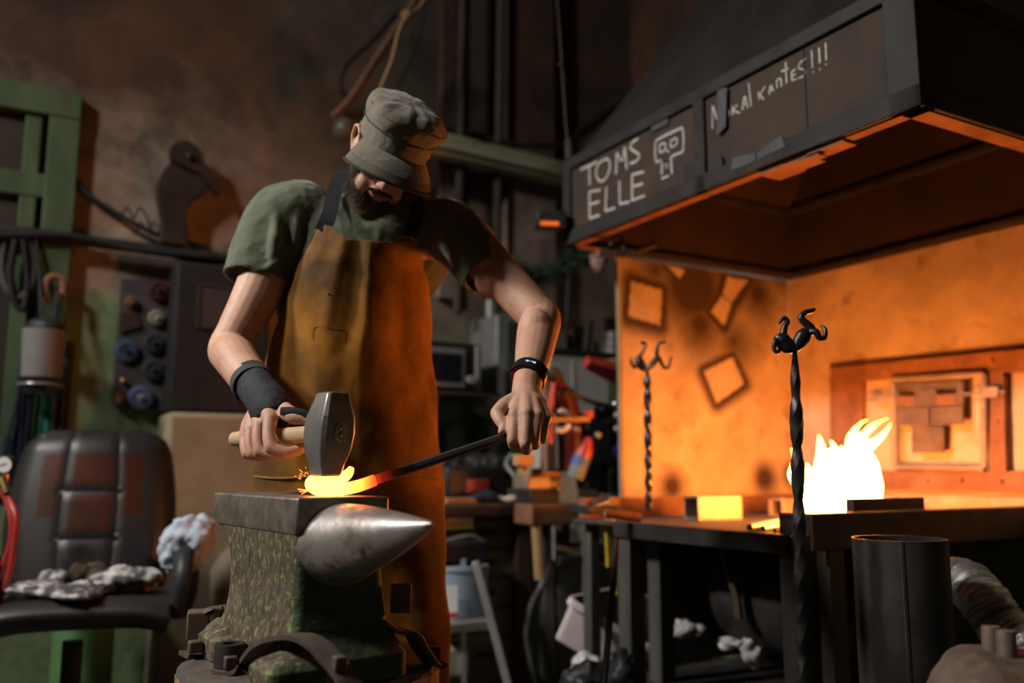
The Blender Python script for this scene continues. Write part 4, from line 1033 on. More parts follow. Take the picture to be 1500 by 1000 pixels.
# chain
ct = thing('hood_chain', 'thin dark chain hanging down to the left corner of the hood', 'chain', L(-.02, HA+.02, HT))
cpts = spline([PY(815, -20, 3.35), PY(821, 60, 3.35), PY(825, 120, 3.35), PY(829, 180, 3.35), PY(834, 226, 3.35)], 10)
MB().tube(cpts, [.0035+.003*abs(sin(i*1.3)) for i in range(len(cpts))], 8).build('chain_links', blk_steel, ct)
for y in (95, 118): MB().ball(PY(822 if y < 100 else 826, y, 3.35), .013, n=10).build('shackle', blk_steel, ct)
MB().tube([PY(833, 205, 3.35), PY(835, 235, 3.33)], [.016, .02], 10).build('hook_block', blk_steel, ct)
# heater lamp on the hood's end
hp = PY(806, 324, 3.28)
hl = thing('infrared_lamp', 'small black box lamp glowing orange, fixed to the left end of the hood', 'lamp', hp)
MB().box(hp, (.115, .08, .062), M=None, rz=.12).build('lamp_case', blk_plastic, hl, bevel=.006)
MB().box(hp+V((-.005, -.03, -.020)), (.07, .025, .016), rz=.12).build('glowing_bar', mat('orange_glow', (.5, .1, .02), rough=.5, emit=(1, .16, .02), estr=.5), hl)
MB().box(hp+V((-.056, -.04, .002)), (.007, .012, .055), rz=.12).build('chrome_edge', chrome, hl)
MB().bar(hp+V((.05, .0, .0)), PY(832, 330, 3.34), .02, .03).build('bracket', blk_steel, hl)
# garland
random.seed(21)
def garland(pts, r, label):
    mb = MB(); P = spline(pts, 14)
    mb.tube(P, .006, 6)
    for p in P:
        for k in range(26):
            d = V((random.gauss(0, 1), random.gauss(0, 1), random.gauss(-.2, 1))).normalized()*r*random.uniform(.4, 1.1)
            q = p+V((random.gauss(0, .006),)*3); w = .0036
            s = d.cross(V((random.random(), random.random(), .3))).normalized()*w; s2 = d.cross(s).normalized()*w
            mb.add([q+s, q-s*.5+s2, q-s*.5-s2, q+d], [(0, 1, 3), (1, 2, 3), (2, 0, 3), (2, 1, 0)])
    return tag(mb.build('fir_garland', fir, smooth=0), label, 'garland', kind=None)
garland([A(735, 388, 2.2), A(765, 396, 2.2), A(795, 402, 2.2), A(822, 392, 2.2), A(845, 375, 2.2), A(868, 378, 2.2)], .085, 'dark green fir garland hanging below the left corner of the hood')
mb = MB(); fc = A(877, 384, 1.9)
for k in range(16):
    a = k*2.4; rr = .012+.0016*k; mb.ball(fc+V((cos(a)*rr, sin(a)*rr, -.03+.004*k)), (.013, .011, .02), n=8, m=6)
tag(mb.build('dried_rose', petal, remesh=.004), 'dried pink rose hanging upside down under the hood corner', 'flower')
wire('flower_stem', [fc+V((0, 0, .035)), fc+V((.01, 0, .07)), L(-.0, HA, HZ-.002)], .003, fir, 'thin stem tying the dried rose to the hood', 'stem')
# ironwork knot at hood corner
kw = [('scroll_iron', [(880, 366), (905, 372), (930, 368), (960, 358)], .012), ('scroll_iron', [(893, 360), (905, 345), (912, 352), (915, 372)], .009), ('scroll_iron', [(915, 374), (940, 366), (958, 356), (950, 366)], .007)]
ks = thing('scroll_bracket', 'bent dark iron scroll hooked on the hood rim above the left heat shield', 'bracket', L(.2, HA-.1, HZ-.06))
for nm, pts, r_ in kw: MB().tube(spline([PY(x, y, 3.15) for x, y in pts], 5), r_, 8).build(nm, blk_steel, ks)
# microwave on a shelf
r = pb(600, 500, 706, 572, AW-.40, .36)
mw = PT('microwave', 'dark microwave oven with pale frame on the green wall behind the smith', 'microwave', r)
PBX('case', blk_plastic, r, parent=mw, bevel=.01)
q = pb(600, 508, 682, 566, AW-.41, .01); mwf = mat('grey_frame', (.20, .20, .19), rough=.5)
d_ = PBX('door_frame', mwf, q, parent=mw)
PBX('door_glass', glass_dk, (q[0]+.02, q[1]-.02, q[2]-.004, q[2]+.002, q[4]+.025, q[5]-.025), parent=d_)
q = pb(698, 506, 704, 570, AW-.415, .02); PBX('side_trim', mwf, q, parent=mw)
p = A(689, 556, AW-.41); MB().cyl(p, p-U_*.02, .02, n=16).build('knob', mat('knob_grey', (.30, .30, .29), rough=.4), mw)
r = pb(560, 572, 716, 577, AW-.42, .42); sh = PT('wall_shelf', 'dark wall shelf under the microwave', 'shelf', r); PBX('board', wood_dk, r, parent=sh)
MB().tube(spline([A(640, 578, AW-.38), A(636, 610, AW-.3), A(640, 650, AW-.05), A(640, 680, AW-.03)], 5), .012, 8).build('bracket', galv, sh)
r = pb(655, 626, 680, 662, AW-.08, .078); PBX('socket_box', mat('grey_green_box', (.13, .15, .11), rough=.7), r, 'grey-green electrical box on the wall under the microwave', 'electrical box')
tag(MB().tube([A(700, 610, AW-.07), A(690, 665, AW-.07)], .03, 10, sq=.6).build('brush', blk_plastic), 'black brush hanging on the green wall under the microwave', 'brush')
# grey pipe column / narrow locker
tag(MB().tube([A(722, 700, AW-.12), A(719, 440, AW-.12)], .032, 14).build('grey_standpipe', galv), 'grey standpipe running up the green wall beside the microwave', 'pipe')
r = pb(728, 462, 770, 600, AW-.30, .29)
lk_ = PT('metal_locker', 'narrow grey metal wall locker with dark green door behind the forearm', 'locker', r)
PBX('case', galv, r, parent=lk_); PBX('door', mat('dark_green_door', (.04, .055, .035), rough=.5), (r[0]+.05, r[1]-.01, r[2]-.01, r[2]+.003, r[4]+.06, r[5]-.03), parent=lk_)
PBX('bottom_edge', mat('tan_edge', (.25, .17, .06), rough=.7), (r[0], r[1], r[2]-.006, r[2]+.003, r[4], r[4]+.025), parent=lk_)
crumple('rag_bundle', galv, A(722, 600, AW-.32), (.09, .07, .09), 'grey bundle of cloth under the metal locker', 'bundle', 31, rem=.012, amp=.02)
# white cabinet + things on top
r = pb(804, 520, 893, 690, 2.22, .22)
wc = PT('white_cabinet', 'white metal cabinet standing behind the red machine', 'cabinet', r)
PBX('case', white_enamel, (r[0], r[1], r[2], r[3], .0, r[5]), parent=wc, bevel=.006)
PBX('side_panel', galv, (r[0]+.13, r[0]+.135, r[2]-.004, r[2]+.002, .1, r[5]-.02), parent=wc)
tz0 = r[5]
r2 = (r[0]-.03, r[1]+.03, r[2]-.01, r[3]+.02, tz0, tz0+.025); PBX('cabinet_tray', blk_plastic, r2, 'thin black tray on top of the white cabinet', 'tray')
zt = tz0+.025
def stick(px, py, w, lean, label, m=blk_steel, cat='tool', a=2.42, nm='file_tool', th=.008):
    p = A(px, py, a); b = A(px-lean, 515, a); b.z = zt
    return tag(MB().bar(b, p, w, th, up=V_).build(nm, m, bevel=.002) if False else MB().bar(b, p, th, w, up=V_).build(nm, m, bevel=.002), label, cat, 'tools standing on the white cabinet')
stick(845, 475, .05, -4, 'broad dark blade standing left on the white cabinet'); stick(833, 490, .04, -6, 'shorter dark blade leaning left of the broad blade'); stick(867, 470, .025, 6, 'narrow dark file leaning right in the middle of the white cabinet')
stick(852, 478, .03, 3, 'dark blade leaning just right of the broad blade'); stick(873, 500, .03, 0, 'short dark stub on the white cabinet right of the narrow file')
stick(893, 465, .07, -2, 'wide dark plate standing at the right end of the white cabinet'); stick(905, 452, .03, 0, 'tall dark bar at the right end of the white cabinet beside the heat shield')
tag(MB().tube([A(828, 515, 2.4), A(836, 350, 2.5)], .010, 8).build('thin_pole', blk_steel), 'thin dark pole rising from the white cabinet into the garland', 'pole')
jp = A(898, 516, 2.3); jp.z = zt
j = thing('tin_can', 'stack of grey tin cans at the right end of the white cabinet', 'can', jp)
for k in range(3): MB().cyl(jp+V((0, 0, .04*k)), jp+V((0, 0, .04*k+.034)), .05-.004*k, n=20).build('tin', galv, j)
# red machine
pr = thing('red_grinder', 'red and black workshop machine with white ring marks behind the raised hand', 'machine', A(820, 720, 1.7))
MB().tube(spline([A(812, 548, 1.75), A(822, 575, 1.75), A(835, 620, 1.75), A(838, 690, 1.75)], 5), [.03]*5+[.05]*6+[.055]*5, 14).build('machine_neck', mat('dark_red_machine', (.07, .008, .008), (.04, .006, .006), scale=5, rough=.4), pr)
def arcpts(cx, cy, r, a0, a1, a, n=10): return [A(cx+r*cos(radians(lerp(a0, a1, i/n))), cy+r*sin(radians(lerp(a0, a1, i/n))), a) for i in range(n+1)]
for a0, a1 in ((-110, -20), (20, 120)): MB().tube(arcpts(822, 616, 14, a0, a1, 1.68), [.004, .008]+[.011]*7+[.008, .004], 8, sq=.5).build('white_ring_mark', mat('ring_white', (.55, .55, .52), rough=.6), pr)
MB().tube(spline([A(812, 556, 1.7), A(806, 600, 1.7), A(806, 650, 1.7)], 4), .010, 8).build('red_edge', red_paint, pr)
MB().ball(A(811, 548, 1.68), .03).build('knob', blk_steel, pr)
tag(MB().tube([A(858, 530, 1.75), A(905, 548, 1.75)], [.03, .05], 4).build('red_lever', red_paint, bevel=.004), 'red flared metal arm in front of the white cabinet', 'lever')
tag(MB().tube([A(866, 536, 1.9), A(912, 530, 1.9)], [.016, .022], 8).build('wooden_mallet', wood), 'wooden tool lying behind the red metal arm', 'mallet')
tag(MB().tube(spline([A(826, 572, 1.7), A(850, 582, 1.7), A(872, 590, 1.7), A(905, 596, 1.7)], 4), .009, 8).build('dark_rod', blk_steel), 'dark rod crossing in front of the white cabinet', 'rod')
p = A(902, 592, 1.68); tag(MB().ball(p, .018, n=14).build('chrome_ball', chrome), 'shiny metal ball at the end of the dark rod', 'ball')
vh = thing('orange_bar_clamp', 'orange-lit horizontal bar with red end beside the raised hand', 'clamp', A(840, 615, 1.6))
MB().bar(A(800, 615, 1.6), A(862, 614, 1.6), .022, .018).build('bar', wood, vh); MB().box(A(862, 607, 1.6), (.03, .03, .03), rz=ANG).build('red_end', red_paint, vh, bevel=.004)
# dark motor mass
dm = thing('dark_motor', 'black cluttered motor block with small bright caps beside the forge', 'motor', A(878, 720, 1.65))
mb = MB()
for (x, y, s) in ((870, 650, .10), (898, 640, .09), (865, 690, .08), (900, 690, .10), (885, 612, .06), (860, 620, .05), (905, 600, .05)): mb.box(A(x, y, 1.75), (s*1.2, s, s*1.8), rz=ANG+random.uniform(-.3, .3))
mb.build('motor_housing', blk_plastic, dm, bevel=.012)
for (x, y) in ((845, 629), (904, 628), (876, 637), (904, 608)): MB().ball(A(x, y, 1.62), .014, n=10).build('cap', galv, dm)
tag(MB().tube([A(905, 665, 1.6), A(914, 655, 1.6)], .03, 12).build('blue_cap', mat('blue_cap', (.02, .03, .16), rough=.5)), 'dark blue round cap beside the heat shield edge', 'cap')
# wooden post left of the machine
tag(MB().bar(A(803, 690, 1.75), A(801, 548, 1.75), .05, .04, up=V_).build('wooden_upright', mat('reddish_post', (.22, .12, .08), (.16, .085, .06), scale=7, rough=.7)), 'reddish wooden upright just right of the raised hand', 'post')
# spray bottle
sb = thing('spray_bottle', 'red and white bottle with blue label on the workbench end', 'bottle', A(846, 705, 1.62))
M = Matrix.Translation(A(842, 700, 1.62)) @ Matrix.Rotation(.35, 4, 'Y')
MB().lathe([(0, 0), (.032, 0), (.034, .03), (.034, .085), (0, .085)], M, 20).build('bottle_body', mat('dull_glass', (.16, .19, .17), rough=.25), sb)
MB().lathe([(.0345, .05), (.035, .055), (.035, .088), (.0, .09)], M, 20).build('label', mat('blue_label', (.05, .09, .26), rough=.5), sb)
MB().lathe([(.035, .088), (.034, .11), (.018, .15), (.012, .165), (0, .165)], M, 20).build('cap', red_paint, sb)
# workbench
WBF = 1.92
zt_ = fa(715, 738, WBF)[2]
wb = thing('workbench', 'dark workbench with green-olive drawers below, behind the smith', 'workbench', L(fa(700, 740, WBF)[0], WBF+.3, 0), ANG)
bL = fa(560, 740, WBF)[0]; bR_ = fa(792, 740, WBF)[0]
FB('bench_top', wood_dk, bL, bR_, WBF, AW-.14, zt_-.05, zt_, wb)
FB('front_edge', blk_steel, bL, bR_, WBF-.008, WBF, zt_-.045, zt_-.006, wb)
for b in (bR_-.06, bL+.1): FB('leg', wood_dk, b-.03, b+.03, WBF+.03, WBF+.09, 0, zt_-.05, wb)
r = pb(690, 757, 762, 950, WBF+.10, .45)
dc = PT('drawer_cabinet', 'olive green five-drawer cabinet under the workbench', 'drawer cabinet', r)
PBX('case', olive, (r[0]-.1, r[1], r[2], r[3], 0, zt_-.055), parent=dc)
for k in range(5):
    z1 = r[5]-.01-k*.118
    d_ = PBX('drawer', olive, (r[0]-.03, r[1]-.045, r[2]-.012, r[2]+.002, z1-.105, z1), parent=dc, bevel=.005)
    hp_ = L(r[0]+.06, r[2]-.03, z1-.055)
    MB().tube([hp_-V_*.04+U_*.018, hp_-V_*.035, hp_+V_*.035, hp_+V_*.04+U_*.018], .008, 8).build('handle', blk_steel, d_)
# on the bench
BZ = zt_+.001
def ben(px, py, a): p = A(px, py, a); p.z = BZ; return p
tcase = thing('tool_case', 'black tool case with red panel on the workbench', 'tool case', ben(700, 720, WBF+.2), ANG)
r = pb(654, 682, 742, 722, WBF+.16, .22); r = (r[0], r[1], r[2], r[3], BZ, r[5])
PBX('case', blk_plastic, r, parent=tcase, bevel=.02)
q = pb(686, 702, 717, 722, WBF+.145, .02); PBX('red_panel', red_paint, (q[0], q[1], q[2], q[3], q[4], q[5]), parent=tcase)
crumple('black_bag', blk_plastic, ben(695, 690, WBF+.42)+V((0, 0, .11)), (.2, .12, .14), 'black soft bag behind the tool case on the workbench', 'bag', 41, rem=.012, amp=.03)
crumple('work_glove', mat('pale_glove', (.50, .43, .34), (.38, .32, .25), scale=12, rough=.9, bump=.4), ben(745, 724, WBF+.05)+V((0, 0, .015)), (.11, .045, .028), 'pale work glove lying on the front of the workbench', 'glove', 42, amp=.015)
crumple('rag', navy, ben(707, 728, WBF+.06)+V((0, 0, .02)), (.07, .04, .04), 'dark blue rag lying left of the pale work glove', 'rag', 43, amp=.02)
crumple('yellow_rag', mat('olive_yellow_cloth', (.30, .27, .06), (.2, .17, .06), scale=8, rough=.9), ben(752, 712, WBF+.28)+V((0, 0, .03)), (.09, .05, .04), 'olive-yellow rag behind the pale work glove', 'rag', 44, amp=.02)
tag(MB().bar(ben(650, 722, WBF+.08)+V((0, 0, .012)), ben(695, 722, WBF+.08)+V((0, 0, .012)), .07, .022).build('wood_offcut', wood, bevel=.002), 'short wooden board on the left of the workbench', 'board')
# vise
vs_ = thing('bench_vise', 'steel bench vise lit orange at the corner of the workbench', 'vise', ben(795, 730, WBF-.05), ANG)
r = pb(773, 698, 820, 716, WBF-.1, .12); PBX('jaw', plate_m, r, parent=vs_, bevel=.004)
q = (r[0]+.0, r[1]-.01, r[2]-.03, r[3]-.03, r[5]+.0, r[5]+.035); PBX('rear_jaw', wood, q, parent=vs_)
PBX('body', blk_steel, (r[0]+.0, r[1]-.02, r[2]-.02, r[3]+.05, BZ-.06, r[4]), parent=vs_, bevel=.008)
for x, y in ((819, 702), (818, 716)): MB().ball(A(x, y, WBF-.13), .011, n=10).build('bolt', brass, vs_)
MB().bar(A(769.5, 655, WBF-.15), A(769.5, 690, WBF-.15), .018, .018).build('clamp_screw', wood, vs_)
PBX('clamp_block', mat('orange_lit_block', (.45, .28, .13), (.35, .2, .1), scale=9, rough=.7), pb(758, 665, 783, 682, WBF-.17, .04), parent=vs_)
r = pb(779, 738, 842, 768, WBF-.15, .14)
PBX('machine_base', rust, r, 'reddish steel base plate below the vise', 'steel base', bevel=.006)
tag(MB().tube(spline([A(750, 665, WBF+.2), A(742, 680, WBF+.2), A(757, 700, WBF+.15)], 5), .010, 8).build('bench_lamp_arm', galv), 'grey bent metal arm rising behind the work glove', 'arm')
# post of stand & hanging hammer handle & hoses under the bench
FBt = lambda *a, **k: None
pst = A(800, 770, WBF-.08)
tag(MB().bar((pst.x, pst.y, 0), (pst.x, pst.y, r[4]), .045, .045, up=V_).build('stand_post', leg_steel, bevel=.003), 'dark square post carrying the vise', 'post')
tag(MB().tube([A(791, 848, WBF-.13), A(786, 768, WBF-.13)], .016, 10, sq=1.4).build('hammer_handle', wood), 'wooden hammer handle hanging under the vise', 'handle')
wire('grey_hose', [A(806, 770, WBF-.11), A(803, 820, WBF-.12), A(796, 850, WBF-.1), A(778, 885, WBF-.05), A(770, 925, WBF-.05), A(776, 965, WBF-.05), A(786, 1005, WBF-.05)], .010, galv, 'grey hose curving down in front of the drawers', 'hose')
wire('grey_cable', [A(811, 770, WBF-.15), A(812, 820, WBF-.15)], .007, galv, 'short grey cable hanging from the vise base', 'cable')
# packages, tray, bucket, ladder
pk = PBX('paper_package', mat('package_white', (.55, .55, .50), (.45, .45, .40), scale=4, rough=.7), pb(652, 757, 693, 775, WBF+.02, .2), 'white and yellow paper package under the workbench', 'package')
r = pb(652, 771, 696, 786, WBF+.0, .2); PBX('yellow_band', mat('package_yellow', (.50, .45, .06), rough=.7), pb(652, 770, 694, 775, WBF+.012, .02), parent=pk)
PBX('card_box', cardboard, pb(652, 776, 697, 792, WBF+.04, .2), 'flat tan cardboard box below the white and yellow package', 'box')
r = pb(600, 795, 716, 824, WBF-.1, .3)
tr = PT('black_crate', 'black tool crate standing on top of the stepladder', 'crate', r)
PBX('crate', blk_plastic, r, parent=tr, bevel=.008)
wire('tool', [A(655, 792, WBF), A(690, 785, WBF), A(712, 796, WBF)], .009, galv, None, None, parent=tr)
bk2 = thing('plastic_bucket', 'blue-grey plastic bucket with white label behind the stepladder', 'bucket', V(A(672, 915, WBF-.12)))
bt = A(668, 828, WBF-.02); bb = A(671, 914, WBF-.02)
MB().tube([bb, bt, bt-V((0, 0, .008)), bt-V((0, 0, .004))], [.105, .125, .118, .118], 28).build('bucket_body', blue_plastic, bk2)
MB().tube([bt+V((0, 0, -.01)), bt+V((0, 0, .006))], .13, 28).build('rim', blue_plastic, bk2)
lp_ = A(660, 878, WBF-.155); MB().box(lp_, (.05, .006, .10), rz=ANG-.4).build('label', mat('white_label', (.55, .55, .55), rough=.6), bk2)
MB().box(lp_-V((-.01, .005, .055)), (.04, .006, .018), rz=ANG-.4).build('red_mark', red_paint, bk2)
ld_ = thing('stepladder', 'aluminium stepladder leg and tread beside the apron', 'stepladder', V((A(745, 1000, WBF-.2).x, A(745, 1000, WBF-.2).y, 0)))
alu = mat('aluminium', (.38, .36, .34), (.28, .26, .25), scale=9, rough=.4, metal=.6)
T0 = A(697, 822, WBF-.18); T1 = A(722, 912, WBF-.22); T2 = A(752, 1030, WBF-.28)
d_ = (T2-T1).normalized(); T3 = T2+d_*((T2.z)/(-d_.z))
MB().bar(T0, T3, .028, .05, up=(0, 1, 0)).build('rail', alu, ld_, bevel=.003)
MB().bar(T0+U_*.06+V((-.02, 0, 0)), V((T0.x-.05, T0.y+.22, 0)), .02, .03).build('rear_rail', alu, ld_)
PBX('tread', alu, pb(600, 914, 724, 928, WBF-.23, .10), parent=ld_)
PBX('pink_sticker', mat('pink_sticker', (.42, .16, .15), rough=.6), (0, .01, 0, .01, 0, .01), parent=ld_) if False else MB().bar(lerp(T0, T1, .35)-U_*.016, lerp(T0, T1, .75)-U_*.016, .018, .012, up=V_).build('pink_sticker', mat('pink_sticker', (.40, .18, .17), rough=.6), ld_)
PBX('plastic_canister', mat('beige_plastic', (.36, .35, .25), (.28, .27, .2), scale=4, rough=.6), pb(600, 950, 689, 996, WBF+.0, .2), 'beige plastic canister low on the floor behind the ladder', 'canister', bevel=.015)
crumple('wood_scraps', wood, A(668, 938, WBF+.1), (.14, .08, .03), 'pile of pale wood scraps on the beige canister', 'wood scraps', 51, amp=.03)
# shelf rack right of centre
SA = 1.75
r = pb(820, 812, 900, 826, SA, .35)
rk = PT('storage_rack', 'dark metal storage rack holding rough planks', 'rack', r)
PBX('shelf_board', blk_steel, r, parent=rk)
for x in (868,): 
    q = pb(x-8, 748, x+8, 830, SA-.03, .04); PBX('upright', mat('brown_upright', (.13, .10, .07), (.09, .07, .05), scale=5, rough=.7), (q[0], q[1], q[2], q[3], 0, q[5]), parent=rk)
q = pb(822, 748, 836, 830, SA+.3, .04); PBX('upright', blk_steel, (q[0], q[1], q[2], q[3], 0, q[5]), parent=rk)
for i, (x0, y0, x1, y1) in enumerate(((815, 806, 862, 822), (862, 812, 888, 806), (820, 801, 880, 802))):
    tag(MB().bar(A(x0, y0, SA+.05+.08*i)+V((0, 0, .012)), A(x1, y1, SA+.05+.08*i)+V((0, 0, .012)), .07, .02).build('rough_plank', wood, bevel=.002),
        ('rough plank sagging at the front of the storage rack', 'short rough plank at the right end of the storage rack', 'rough plank lying at the back of the storage rack')[i], 'plank', 'planks on the storage rack')
r = pb(818, 828, 870, 960, SA+.25, .02); PBX('corrugated_panel', corr, (r[0], r[1]+.1, r[2], r[3], .1, r[5]), 'grey sheet metal panel standing below the storage rack', 'panel')
PBX('cardboard_box', cardboard, pb(846, 699, 880, 738, SA+.25, .2), 'brown cardboard box between the vise and the forge', 'box', bevel=.004)
# small table/tool heap left of forge
tp = thing('tool_stand', 'narrow dark tool stand at the left end of the forge table', 'stand', L(fa(882, 760, 1.5)[0], 1.5, 0), ANG)
r = pb(862, 740, 905, 752, 1.42, .14); PBX('stand_top', blk_steel, r, parent=tp)
PBX('stand_post', leg_steel, (r[0]+.04, r[0]+.085, r[2]+.05, r[2]+.1, 0, r[4]), parent=tp)
p = A(878, 733, 1.43); tag(MB().tube([A(866, 741, 1.45), A(890, 734, 1.45)], [.016, .03], 12).build('polished_hammer_head', chrome), 'shiny round-ended hammer head lying on the tool stand', 'hammer')
PBX('orange_lit_handle', wood, pb(893, 728, 908, 742, 1.42, .05), 'end of a wooden handle lying beside the shiny hammer head', 'handle')
for i, (x0, y0, x1, y1, m, lb, w) in enumerate(((890, 760, 893, 830, yellow, 'yellow flat bar hanging from the left end of the forge table', .022), (901, 835, 904, 870, yellow, 'short yellow bar hanging lower beside the first forge leg', .012),
      (899, 757, 897, 800, chrome, 'bright steel tongs hanging from the left end of the forge table', .012))):
    tag(MB().bar(A(x0, y0, 1.36), A(x1, y1, 1.36), w, .008, up=U_).build('hanging_bar' if i < 2 else 'hanging_tongs', m), lb, 'bar' if i < 2 else 'tongs')
lr0 = PY(904, 790, 2.6); lr1 = PY(884, 1010, 2.45); d_ = (lr1-lr0).normalized(); lr1 = lr1+d_*(lr1.z/(-d_.z))
tag(MB().tube([lr0, lr1], .0095, 10).build('leaning_rod', blk_steel), 'long black rod leaning against the first forge leg', 'rod')
# white tub: tilted
tubT = thing('plastic_tub', 'pinkish-white plastic tub tilted against the forge legs', 'tub', V((.36, 3.0, .15)))
Pt = [PY(833, 874, 3.35), PY(912, 858, 3.65), PY(1018, 903, 3.85), PY(962, 950, 3.38)]
cen = sum(Pt, V())/4; nrm_ = (Pt[1]-Pt[0]).cross(Pt[3]-Pt[0]).normalized()
if nrm_.z > 0: nrm_ = -nrm_
def quad_ring(k, d, n=5):
    Q = [cen+(p-cen)*k+nrm_*d for p in Pt]; out = []
    for i in range(4):
        a, b, c = Q[i-1], Q[i], Q[(i+1) % 4]
        p0 = b+(a-b)*.10; p1 = b+(c-b)*.10
        for j in range(n): t = j/(n-1); out.append((1-t)**2*p0+2*t*(1-t)*b+t*t*p1)
    return out
MB().loft([quad_ring(.985, .0), quad_ring(1.03, .0), quad_ring(1.03, .025), quad_ring(.97, .03), quad_ring(.86, .19), quad_ring(.80, .20)], (False, True)).build('tub_shell', tub_m, tubT, fix=True)
MB().loft([quad_ring(.985, .0), quad_ring(.95, .01), quad_ring(.84, .18), quad_ring(.78, .185)], (False, True)).build('tub_lining', tub_in, tubT)
FB('tub_support', wood_dk, .0, .5, 1.55, 1.85, 0, .2) if False else None
crumple('clear_bag', bag_m, PY(858, 990, 3.10), (.08, .08, .11), 'crumpled clear plastic bag below the tilted tub', 'bag', 61, rem=.01, amp=.05)
crumple('black_sack', blk_plastic, PY(880, 1015, 2.80), (.13, .10, .14), 'shiny black sack in front of the clear plastic bag', 'sack', 62, rem=.01, amp=.04)
crumple('clear_bag', bag_m, PY(1122, 935, 3.0), (.09, .08, .16), 'crumpled clear plastic bag under the forge table', 'bag', 63, rem=.01, amp=.05)
crumple('paper_scrap', rag, PY(1082, 944, 3.0), (.08, .06, .03), 'small white scraps on the shelf under the forge table', 'scraps', 64, rem=.008, amp=.02)
crumple('white_rag', rag, PY(1010, 925, 3.0), (.06, .05, .05), 'white crumpled rag between the forge legs', 'rag', 65, rem=.01, amp=.04)
tag(MB().tube(spline([PY(1056, 790, 2.85), PY(1063, 830, 2.85), PY(1078, 870, 2.85), PY(1082, 905, 2.85)], 5), [.012]*8+[.02]*8, 10, sq=.6).build('wooden_peg', wood_dk), 'long wooden tool handle hanging under the forge table', 'handle')
tag(MB().bar(PY(1226, 915, 2.9), PY(1228, 1040, 2.9), .04, .04).build('pale_post', galv), 'pale grey post standing on the floor behind the steel cylinder', 'post')
# ================================================================= the smith
skin = mat('skin', (.50, .29, .20), (.40, .21, .14), scale=22, rough=.6, bump=.12, bscale=160, sss=.12, patch=(.46, .20, .14), pscale=9, plo=.55, phi=.75)
shirt_m = mat('olive_tshirt', (.090, .105, .066), (.070, .083, .052), scale=9, rough=.9, bump=.55, bscale=17, sheen=.25, dist=1.0)
apron_m = mat('tan_leather_apron', (.40, .165, .010), (.22, .09, .007), scale=7, rough=.8, bump=.22, bscale=60, patch=(.075, .036, .008), pscale=3.4, plo=.42, phi=.62)
strap_cl = mat('black_strap', (.012, .012, .015), (.02, .02, .024), scale=30, rough=.8, bump=.3)
wrap_m = mat('black_wrist_wrap', (.018, .018, .022), (.035, .035, .042), scale=10, rough=.75, bump=.5, bscale=60, stretch=(1, 1, 1))
cap_m = mat('olive_grey_cap', (.15, .135, .105), (.115, .10, .078), scale=8, rough=.9, bump=.6, bscale=20, dist=1.0, sheen=.2)
cap_edge = mat('dark_cap_piping', (.035, .034, .032), (.05, .048, .045), scale=30, rough=.85)
hair_m = mat('dark_brown_beard', (.050, .032, .020), (.10, .062, .036), scale=60, rough=.6)
lip_m = mat('lips', (.40, .13, .10), (.33, .11, .09), scale=30, rough=.45, sss=.1)
trouser = mat('dark_trousers', (.02, .02, .024), (.035, .034, .036), scale=8, rough=.9, bump=.4)
boot_m = mat('black_boots', (.015, .014, .014), (.03, .028, .026), scale=9, rough=.5)
band_red = mat('red_band', (.55, .02, .02), (.45, .015, .015), scale=10, rough=.45)
man = thing('person', 'man in flat-topped cap, olive T-shirt and tan leather apron hammering at the anvil', 'person', V((-.37, 2.2, 0)))
# ---- head frame
hf = V((.13, -.67, -.73)).normalized(); hu = V((.47, -.60, .60)); hu = (hu-hf*hu.dot(hf)).normalized(); hx = hf.cross(hu)
HCEN = PY(568, 229, 2.02)
HM = frame_M(HCEN, hx, hf)       # local x = his right (image left), y = face forward, z = up
def H(x, y, z): return HM @ V((x, y, z))
Mh = HM
body = MB()
def limb(mb, pts, rs, n=16, sq=1.0, sub=5, up=None):
    P = spline(pts, sub); R = []
    for i in range(len(rs)-1):
        for k in range(sub): R.append(lerp(rs[i], rs[i+1], k/sub))
    R.append(rs[-1]); mb.tube(P, R, n, sq=sq, up=up); mb.ball(P[0], R[0]*.98); mb.ball(P[-1], R[-1]*.98)
# skull and face
for c, r in (((0, -.012, .045), (.074, .096, .088)), ((0, .02, .0), (.067, .075, .09)), ((0, .035, -.045), (.058, .058, .06)), ((0, .062, -.082), (.030, .028, .028)),
             ((.034, .055, -.055), (.026, .03, .035)), ((-.034, .055, -.055), (.026, .03, .035)), ((.045, .062, -.012), (.024, .022, .022)), ((-.045, .062, -.012), (.024, .022, .022)),
             ((.028, .076, .032), (.026, .016, .011)), ((-.028, .076, .032), (.026, .016, .011)), ((.0, .086, -.052), (.026, .016, .020))):
    body.ball(c, r, M=Mh)
body.tube([H(0, .088, .032), H(0, .100, .008), H(0, .114, -.016), H(0, .116, -.024)], [.009, .010, .0135, .011], 10)
body.ball((0, .117, -.020), (.0135, .012, .011), M=Mh); body.ball((.0115, .105, -.026), (.0085, .010, .008), M=Mh); body.ball((-.0115, .105, -.026), (.0085, .010, .008), M=Mh)
# ears
for s in (1, -1):
    e = lambda y, z, o=0: H(s*(.079+o), y, z+.006)
    body.tube([e(.012, .0, -.004), e(.006, .024, .004), e(-.010, .034, .010), e(-.026, .024, .014), e(-.026, .0, .012), e(-.016, -.018, .006), e(-.004, -.030, .0)], [.0045, .005, .0055, .0055, .005, .0045, .006], 8)
    body.ball((s*.076, -.010, .004), (.007, .017, .026), M=Mh); body.ball((s*.079, .008, -.004), (.005, .005, .007), M=Mh)
# neck
NB = PY(553, 318, 2.17)
limb(body, [H(0, -.045, -.01), H(0, -.055, -.065), lerp(H(0, -.055, -.065), NB, .6), NB+V((0, .02, -.03))], [.060, .058, .060, .072])
